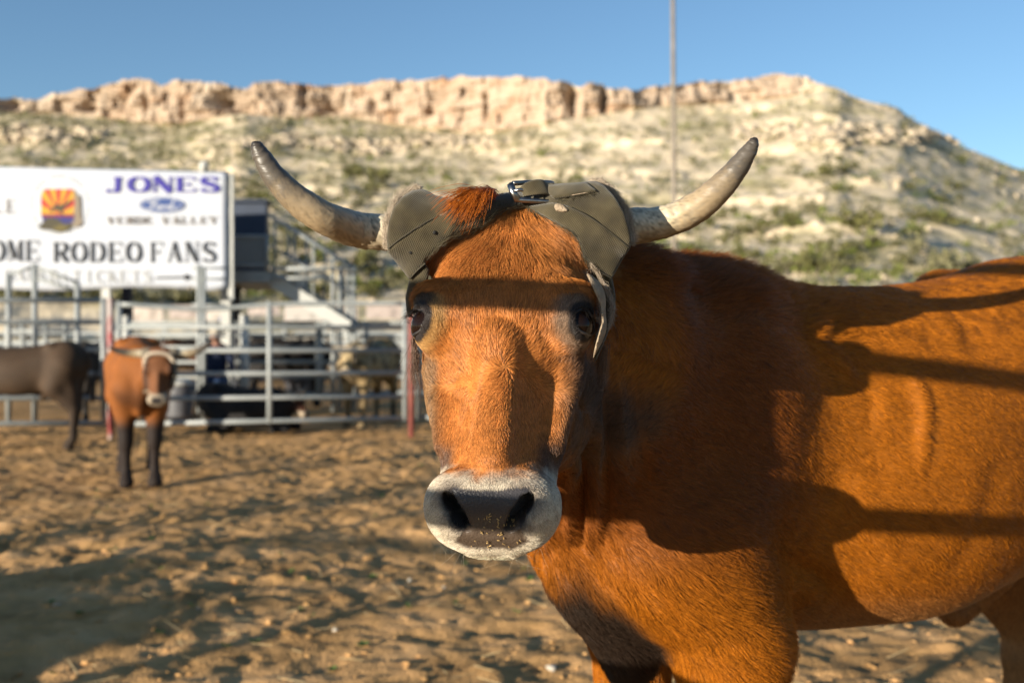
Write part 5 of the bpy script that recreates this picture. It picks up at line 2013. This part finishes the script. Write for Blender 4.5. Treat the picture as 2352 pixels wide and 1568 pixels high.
flat('flank', [(170, 443), (184, 450), (187, 495), (190, 515), (178, 523), (160, 520), (168, 500), (172, 470)], ecol['brown'], .0172, em)
flat('rock', [(87, 521), (98, 513), (105, 503), (118, 500), (135, 504), (148, 515), (160, 512), (168, 518), (160, 528), (146, 533), (130, 533), (112, 527), (97, 528)], ecol['dark'], .018, em)
flat('rock', [(120, 524), (140, 515), (158, 520), (150, 530), (135, 531)], ecol['olive'], .0183, em)
flat('bronco', [(116, 480), (126, 475), (128, 466), (136, 472), (150, 468), (158, 462), (168, 458), (160, 470), (150, 478), (144, 486), (150, 498), (143, 492), (134, 484), (124, 484), (114, 488)], ecol['dark'], .0182, em)
for k in range(44):
    a = 2 * math.pi * k / 44
    if k % 5 == 0:
        continue
    c_, s_ = math.cos(a), math.sin(a)
    m_ = (135 + 66 * c_, 470 + 66 * s_)
    flat('ring_mark', [(m_[0] + c_ * 3.0 - s_ * 1.3, m_[1] + s_ * 3.0 + c_ * 1.3), (m_[0] + c_ * 3.0 + s_ * 1.3, m_[1] + s_ * 3.0 - c_ * 1.3), (m_[0] - c_ * 3.0 + s_ * 1.3, m_[1] - s_ * 3.0 - c_ * 1.3), (m_[0] - c_ * 3.0 - s_ * 1.3, m_[1] - s_ * 3.0 + c_ * 1.3)], ecol['ring'], .016, em)

# ---- light pole -------------------------------------------------------------------------------
YP = 42.0
pb = gpt(1549, YP)
pole = empty('light_pole', tuple(pb))
tag(pole, 'tall thin weathered light pole rising behind the right horn', 'light pole')
polewood_m = noisy('pole_steel', [(.3, (.20, .165, .13)), (.7, (.32, .27, .21))], 2, 5, .6)
MB().tube([(0, 0, -.5), (-.02, 0, 6), (-.10, 0, 17.5)], [.115, .105, .085], 12).build('shaft', polewood_m, pole, True)
MB().box((-.10, -.1, 17.4), (1.8, .12, .12)).build('crossarm', polewood_m, pole)
for k in (-.7, 0, .7):
    MB().box((-.1 + k, -.3, 17.65), (.38, .3, .34)).build('floodlight', white_m, pole)

# ---- background clutter -----------------------------------------------------------------------
board_c = [(.50, .42, .36), (.44, .36, .32), (.52, .46, .40), (.40, .33, .30), (.50, .46, .42)]
for k in range(9):
    Yk = 30.0
    x0 = 285 + k * 92
    bm_ = noisy('board_vinyl', [(.3, tuple(np.array(board_c[k % 5]) * .55)), (.5, board_c[k % 5]), (.7, tuple(np.array(board_c[(k + 2) % 5]) * 1.25))], 2.5, 4, .6)
    o = empty('sponsor_board', tuple(gpt(x0 + 45, Yk)))
    tag(o, "pale pinkish board on the far arena rail", 'board', 'boards on the far arena rail')
    a = gpt(x0, Yk)
    w = 90 / FPX * Yk
    bh = (.56, .40, .62, .30, .50)[k % 5]
    MB().box((0, 0, 2.04 - bh / 2), (w * (.98, .7, .9, .8)[k % 4], .03, bh)).build('board', bm_, o)
    if k in (2, 5, 7):
        cm = mat_new('board_print', (.04, .12, .36) if k != 5 else (.38, .08, .18), .5)
        MB().box((.1, -.022, 1.62 if k != 7 else 1.8), (.45, .012, .16 if k != 7 else .4)).build('board_print', cm, o)
    for sx in (-.5, .5):
        MB().box((sx * w * .98, .03, .8), (.05, .05, 1.6)).build('leg', pipe_m, o)
for k, (x0, x1, Yk, lab) in enumerate(((300, 620, 24, 'pale aluminium bleacher left of the stairs behind the pens'), (640, 930, 25, 'pale aluminium bleacher right of the stairs behind the pens'), (-260, 230, 23, 'pale aluminium bleacher under the banner at far left'))):
    o = empty('bleacher', tuple(gpt((x0 + x1) / 2, Yk)))
    tag(o, lab, 'bleacher', 'bleachers behind the pens')
    w = (x1 - x0) / FPX * Yk
    for r_ in range(4):
        MB().box((0, r_ * .6, .42 + r_ * .26), (w, .26, .06)).build('bench', pipe_m, o)
        MB().box((0, r_ * .6 - .3, .20 + r_ * .26), (w, .26, .05)).build('footboard', pipe_m, o)
    for sx in (-.45, 0, .45):
        MB().tube([(sx * w, -.2, 0), (sx * w, 1.9, 1.15)], .04, 6).build('brace', dark_shaded_m, o)
        MB().tube([(sx * w, 1.9, 0), (sx * w, 1.9, 1.2)], .04, 6).build('leg', dark_shaded_m, o)
bin_ = empty('trash_barrel', tuple(gpt(412, 13.4)))
tag(bin_, 'grey barrel with pale lid behind the panel beside the brown steer', 'barrel')
gb_m = noisy('barrel_grey', [(.3, (.09, .09, .10)), (.7, (.13, .13, .14))], 4, 3, .6)
MB().tube([(0, 0, .02), (0, 0, .10), (0, 0, .45), (0, 0, .50)], [.16, .17, .19, .185], 18).build('drum', gb_m, bin_, True)
MB().tube([(0, 0, .50), (0, 0, .55), (0, 0, .58)], [.20, .20, .12], 18).build('lid', white_m, bin_, True)

# ---- pipe fence close to the camera on its left (only its shadow bars show) -------------------------
near = empty('pipe_fence', (0, 0, 0))
tag(near, 'pipe rail fence beside the camera casting shadow bars over the front steer', 'fence')
fd = np.array((-.85, .53, 0))
for z_ in (1.64, 1.383, 1.128, .85, .58, .30):
    MB().tube([fd * .42 + np.array((0, 0, z_)), fd * 1.6 + np.array((0, 0, z_ + .0))], .021, 10).build('rail', pipe_m, near, True)
MB().tube([fd * 1.6 + np.array((0, 0, -.1)), fd * 1.6 + np.array((0, 0, 1.75))], .03, 10).build('post', pipe_m, near, True)

side = empty('pipe_fence', (-5.0, .3, 0))  # invented section outside the frame, placed to streak the dirt with shadow
tag(side, 'unseen pipe fence section added left of the camera for thin shadow streaks on the dirt', 'fence')
for p_ in ((0, 0, 0), (-1.8, .6, 0)):
    MB().tube([np.array(p_) + np.array((0, 0, -.1)), np.array(p_) + np.array((0, 0, 1.45))], .04, 10).build('post', pipe_m, side, True)
for z_ in (1.35, .95, .55):
    MB().tube([(0, 0, z_), (-1.8, .6, z_)], .024, 8).build('rail', pipe_m, side, True)

streak_fence = empty('pipe_fence', (-9.5, -.6, 0))  # added run, unseen, laid near the sun's bearing so its rails throw streaks
tag(streak_fence, 'unseen six-rail pipe fence added left of the camera for parallel shadow streaks on the dirt', 'fence')
ld = np.array((3.9, 4.2, 0))
for z_ in (1.5, 1.25, 1.0, .75, .5, .25):
    MB().tube([(0, 0, z_), ld + np.array((0, 0, z_))], .026, 8).build('rail', pipe_m, streak_fence, True)
for t_ in (0, .5, 1):
    MB().tube([ld * t_ + np.array((0, 0, -.1)), ld * t_ + np.array((0, 0, 1.6))], .04, 8).build('post', pipe_m, streak_fence, True)
# ------------------------------------------------------------------ the other cattle
hoof_m = noisy('hoof', [(.3, (.02, .017, .014)), (.7, (.05, .042, .035))], 20, 3, .7)
wrap2_m = noisy('wrap_canvas', [(.3, (.16, .135, .095)), (.7, (.24, .20, .15))], 25, 4, .9)
pale_wrap_m = noisy('pale_fleece', [(.3, (.52, .42, .32)), (.7, (.66, .56, .44))], 25, 4, .95)
tail_m = noisy('tail_hair', [(.3, (.012, .010, .009)), (.7, (.03, .024, .02))], 40, 3, .8)
hide_mats = {}


def hide_mat(name):
    m = attr_mat(name, .75, .25, .4, 90, bdist=.01)
    return m


def herd_steer(label, x, y, ang, sc, hd_pos, hd_yaw, hd_pitch, base, dark, face, horns=((.30, .14), (.30, .14)), horn_cols=(0, 0), lying=False, legs=None, wraps=True, dark_legs=.55, h=.017, z0=0.0, tail=True, speck=0.0, group='horned steers in the pen', belly=None, noseband=False, hsc=1.0):
    B = Frame(x, y, ang, sc, z0)
    ho, M = head_frame(B(*hd_pos), hd_yaw, hd_pitch)
    hs = sc * hsc
    P, F = steer_mesh(B, ho, M, hs, h, legs=legs, fine=False, lying=lying, legr=1.28)
    N = vnormals(P, F)
    root = empty('steer', (x, y, 0))
    tag(root, label, 'steer', group)
    b = B.inv(P)
    q = ((P - ho) @ M) / hs
    n1 = fbm(P * 5 + x, 4)
    c = np.tile(np.array(base, float), (len(P), 1)) * (1 + .35 * n1)[:, None]
    if speck:
        c = mixc(c, dark, sstep(.05, .25, fbm(P * 7 + 3 + x, 4)) * speck)
    c = mixc(c, dark, sstep(.66, .50, b[:, 2]) * dark_legs)
    c = mixc(c, dark, sstep(-.10, -.2, b[:, 0]) * sstep(.95, .8, b[:, 2]) * .5)
    hd = sstep(.34, .26, np.linalg.norm(q - np.array((0, -.08, -.04)), axis=1)) * (q[:, 1] > -.14) * (np.abs(q[:, 0]) < .125)
    c = mixc(c, face, hd * .8)
    c = mixc(c, dark, hd * sstep(.06, .09, np.abs(q[:, 0])) * .7)
    t = .883 * q[:, 2] + .469 * q[:, 1]
    c = mixc(c, (.40, .32, .23), hd * sstep(-.155, -.17, t))
    c = mixc(c, (.03, .025, .025), hd * sstep(-.175, -.185, t) * sstep(.045, .035, np.abs(q[:, 0])) * sstep(-.242, -.232, t))
    me = mesh_np('body', P, F)
    set_col(me, np.clip(c, .004, .8))
    hm = hide_mat('hide')
    link('body', me, hm, root, True, True)
    for k, s in enumerate((-1, 1)):
        out, up = horns[k]
        p0 = np.array((s * .07, -.06, .155))
        pth = [p0, p0 + np.array((s * out * .45, .0, .0)), p0 + np.array((s * out * .8, .03, up * .45)), p0 + np.array((s * out, .07, up))]
        W = [ho + hs * (M @ p) for p in pth]
        me_h = horn_mesh(W, [.040 * sc, .037 * sc, .027 * sc, .005 * sc], 30, 12, seed=k * 5 + x)
        link('horn', me_h, horn_m, root, True, True)
        ball('eye', ho + hs * (M @ np.array((s * .092, -.004, 0))), .021 * sc, eye_m, root, 10, 8)
    if wraps:
        mats = (wrap2_m, wrap2_m)
        for s in (-1, 1):
            A = [ho + hs * (M @ np.array(p)) for p in ((s * .135, -.06, .155), (s * .085, -.06, .15), (s * .045, -.075, .14))]
            MB().tube(catmull(A, 8), np.linspace(.048, .070, 8) * sc, 14).build('horn_cuff', wrap2_m, root, True, True)
        arc = [ho + hs * (M @ np.array(p)) for p in ((-.105, -.05, .06), (-.088, .0, .105), (-.05, .022, .125), (0, .028, .128), (.05, .022, .125), (.088, .0, .105), (.105, -.05, .06))]
        MB().tube(catmull(arc, 24), .026 * sc, 10, squash=.5).build('fleece_band', pale_wrap_m, root, True, True)
        A = [ho + hs * (M @ np.array(p)) for p in ((-.094, -.02, .11), (-.108, -.03, .085), (-.112, -.04, .055), (-.112, -.05, .02))]
        MB().tube(catmull(A, 14), np.linspace(.022, .012, 14) * sc, 8, squash=.6).build('cheek_strap', pale_wrap_m, root, True, True)
        A = [ho + hs * (M @ np.array(p)) for p in ((.10, -.05, .10), (.118, -.055, .04), (.115, -.06, -.04), (.095, -.07, -.10))]
        MB().tube(catmull(A, 14), np.linspace(.034, .020, 14) * sc, 8, squash=.6).build('ear_flap', wrap2_m, root, True, True)
    else:
        for s in (-1, 1):
            A = [ho + hs * (M @ np.array(p)) for p in ((s * .09, -.07, .10), (s * .15, -.075, .095), (s * .21, -.08, .07), (s * .235, -.08, .05))]
            MB().tube(catmull(A, 10), np.array([.018, .03, .036, .04, .042, .042, .038, .03, .02, .006]) * sc, 10, squash=.35).build('ear', hm, root, True, True)
    if tail:
        T = [B(1.34, 0, 1.22), B(1.40, .01, 1.15), B(1.41, .015, .95), B(1.38, .02, .70), B(1.37, .02, .55)] if not lying else [B(1.33, 0, 1.15), B(1.40, .03, 1.0), B(1.42, .10, .80), B(1.35, .20, .66)]
        MB().tube(catmull(T, 22), np.concatenate([np.linspace(.030, .016, 12), np.linspace(.018, .034, 6), np.linspace(.030, .006, 4)]) * sc, 10).build('tail', tail_m, root, True, True)
    return root


# brown steer walking up from the fence
ya = Gy(1122)
pa = gpt(322, ya + .25)
sA = .86
herd_steer('small brown steer with pale fleece noseband facing the camera in front of the fence', pa[0], pa[1], R_(112), sA, (-.39, .14, 1.06), R_(-80), R_(72),
           (.26, .082, .014), (.014, .011, .010), (.15, .060, .025), horns=((.30, .03), (.33, .10)), legs=dict(fl=(.0, 0), fr=(.03, 0), hl=(.05, 0), hr=(-.1, 0)), dark_legs=.97, h=.014, hsc=1.18)
# dark steer cut by the left frame edge, rump towards us
yb_ = Gy(1032)
pb_ = gpt(165, yb_)
herd_steer('dark brown steer at the left edge with its black tail towards the red post', pb_[0] - .98, pb_[1] + .1, R_(4), .82, (-.45, .0, 1.10), R_(184), R_(60),
           (.055, .032, .017), (.010, .008, .008), (.05, .035, .025), legs=dict(hl=(.02, 0), hr=(-.08, 0)), dark_legs=.35, h=.015)
# black steer lying behind the long panel
pc = gpt(590, 12.15)
herd_steer('black steer lying down behind the long pipe panel', pc[0] + .20, pc[1], R_(163), .80, (-.42, .10, 1.10), R_(-25), R_(62),
           (.013, .011, .011), (.006, .005, .006), (.10, .035, .015), lying=True, z0=-.50, wraps=True, h=.016)
# tan steer behind the panel by the rust post
pd_ = gpt(812, 12.75)
herd_steer('tan and black brindled steer standing behind the panel near the rust post', pd_[0] + .03, pd_[1], R_(75), .84, (-.38, .02, 1.08), R_(-95), R_(68),
           (.36, .255, .125), (.020, .016, .014), (.46, .35, .19), speck=.7, dark_legs=.4, h=.016)
# more dark cattle in the back pen
pe = gpt(640, 16.6)
herd_steer('black steer standing far back between the bollard and the stairs', pe[0] + .6, pe[1], R_(185), .85, (-.42, 0, 1.05), R_(5), R_(60), (.014, .012, .012), (.006, .005, .006), (.14, .05, .02), wraps=False, h=.022)
pf = gpt(205, 12.7)
herd_steer('dark grey steer half hidden behind the panel left of the red post', pf[0] - .2, pf[1] + .2, R_(60), .84, (-.40, .05, 1.00), R_(-120), R_(70), (.05, .042, .036), (.012, .010, .010), (.06, .05, .04), h=.020)
pg = gpt(395, 17.4)
herd_steer('rust brown steer far back behind the grey barrel', pg[0], pg[1], R_(10), .85, (-.42, 0, 1.05), R_(190), R_(60), (.12, .045, .018), (.02, .015, .012), (.10, .04, .02), wraps=False, h=.024)
# unseen steer added on the left to throw a long shadow over the foreground
herd_steer('unseen brown steer added left of the camera for its long shadow on the dirt', -7.9, -1.6, R_(150), .92, (-.42, 0, 1.08), R_(-30), R_(62), (.2, .07, .015), (.03, .02, .02), (.15, .06, .03), wraps=False, h=.03)

# ------------------------------------------------------------------ person sitting behind the rails
skin_m = noisy('skin', [(.3, (.42, .22, .15)), (.7, (.52, .29, .20))], 12, 3, .6)
shirt_m = noisy('navy_shirt', [(.3, (.012, .018, .040)), (.7, (.028, .038, .075))], 14, 4, .85)
jean_m = noisy('denim', [(.3, (.025, .050, .120)), (.7, (.060, .110, .220))], 16, 4, .9)
hat_m = noisy('straw_hat', [(.3, (.50, .43, .32)), (.7, (.64, .57, .45))], 30, 3, .85)
boot_m = mat_new('boot_leather', (.06, .035, .02), .6)
pp = gpt(498, 14.3)
per = empty('person', tuple(pp))
tag(per, 'person in pale cowboy hat, navy shirt and jeans sitting behind the rails', 'person')
f = Field((-.45, -.75, 0), (.45, .35, 1.35), .014)
f.cone((0, .02, .52), (0, -.01, .72), .15, .14, .04)
f.cone((0, -.01, .72), (0, .0, .93), .135, .15, .05)
f.cone((-.15, 0, .95), (.15, 0, .95), .065, .065, .05)
f.cone((0, -.01, .96), (0, -.03, 1.08), .052, .05, .03)
f.ell((0, -.05, 1.14), (.072, .092, .108), .02)
f.cone((0, -.13, 1.13), (0, -.145, 1.115), .016, .018, .015)
for s in (-1, 1):
    f.cone((s * .09, -.0, .50), (s * .13, -.42, .50), .088, .065, .05)
    f.cone((s * .13, -.42, .50), (s * .13, -.46, .12), .062, .045, .03)
    f.cone((s * .13, -.46, .10), (s * .13, -.60, .045), .048, .040, .03)
    f.cone((s * .19, 0, .93), (s * .24, -.10, .68), .055, .043, .04)
    f.cone((s * .24, -.10, .68), (s * .13, -.32, .62), .042, .032, .02)
    f.cone((s * .13, -.32, .62), (s * .115, -.37, .615), .030, .034, .015)
    for k in range(4):
        a = np.array((s * (.135 - k * .017), -.375, .625 - .002 * k))
        f.cone(a, a + np.array((-s * .004, -.045, -.018)), .0095, .009, .004)
    f.cone((s * .10, -.35, .635), (s * .075, -.39, .64), .011, .009, .006)
P, F = f.nets()
P = relax(P, F, 1, .4)
me = mesh_np('body', P, F)
cc = np.tile(np.array((.018, .026, .055)), (len(P), 1))
cc = mixc(cc, (.040, .078, .165), sstep(.60, .57, P[:, 2]) * (P[:, 2] > .1) * ((P[:, 1] > -.5) * (np.abs(P[:, 0]) < .24)))
cc = mixc(cc, (.05, .03, .018), (P[:, 2] < .13) * 1.0)
cc = mixc(cc, (.45, .24, .165), ((P[:, 2] > 1.02) | ((P[:, 1] < -.33) & (P[:, 2] > .585))) * 1.0)
set_col(me, cc)
link('body', me, attr_mat('clothed_figure', .8, .2, .3, 60, bdist=.004), per, True)
bm = bmesh.new()
hat = MB()
n = 28
ring = lambda r, z, sq=1.18, lift=0: [(r * math.cos(2 * math.pi * i / n), -.05 + r * sq * math.sin(2 * math.pi * i / n), z + lift * math.cos(2 * math.pi * i / n) ** 2) for i in range(n)]
R1 = [ring(.165, 1.195, 1.12, .055), ring(.09, 1.20), ring(.085, 1.25), ring(.072, 1.31), ring(.03, 1.30)]
V = [p for r in R1 for p in r]
F = [(i * n + j, i * n + (j + 1) % n, (i + 1) * n + (j + 1) % n, (i + 1) * n + j) for i in range(len(R1) - 1) for j in range(n)] + [tuple(4 * n + j for j in range(n))]
hat.add(V, F)
o = hat.build('cowboy_hat', hat_m, per, True)
md = o.modifiers.new('s', 'SOLIDIFY')
md.thickness = .006
seat = empty('stool', tuple(pp + np.array((0, .04, 0))))
tag(seat, 'low wooden box under the sitting person behind the rails', 'stool')
wood_m = noisy('box_wood', [(.3, (.16, .10, .055)), (.7, (.26, .17, .10))], 8, 5, .8, stretch=(1, 1, 8))
MB().box((0, 0, .385), (.42, .34, .03)).build('top', wood_m, seat)
for sx in (-1, 1):
    MB().box((sx * .19, 0, .185), (.03, .32, .37)).build('side_panel', wood_m, seat)
# dim back-pen clutter
for k, (x_, Y_, s_, c_, lab, nm) in enumerate(((985, 19, .5, (.05, .07, .14), 'navy feed tub behind the panels near the steer cheek', 'feed_tub'), (700, 19.5, .45, (.07, .07, .08), 'black feed tub behind the bollard in the back pen', 'feed_tub'), (330, 19.0, .5, (.03, .05, .12), 'dark blue feed tub behind the brown steer horns', 'feed_tub'))):
    o = empty(nm, tuple(gpt(x_, Y_)))
    tag(o, lab, 'tub', 'feed tubs in the back pen')
    tm = mat_new('tub_plastic', c_, .5)
    MB().tube([(0, 0, .0), (0, 0, .05), (0, 0, .55), (0, 0, .60)], [s_ * .75, s_ * .8, s_, s_ * 1.04], 20).build('shell', tm, o, True)
    MB().tube([(0, 0, .575), (0, 0, .625)], [s_ * 1.08, s_ * 1.08], 20).build('rim', tm, o, True)
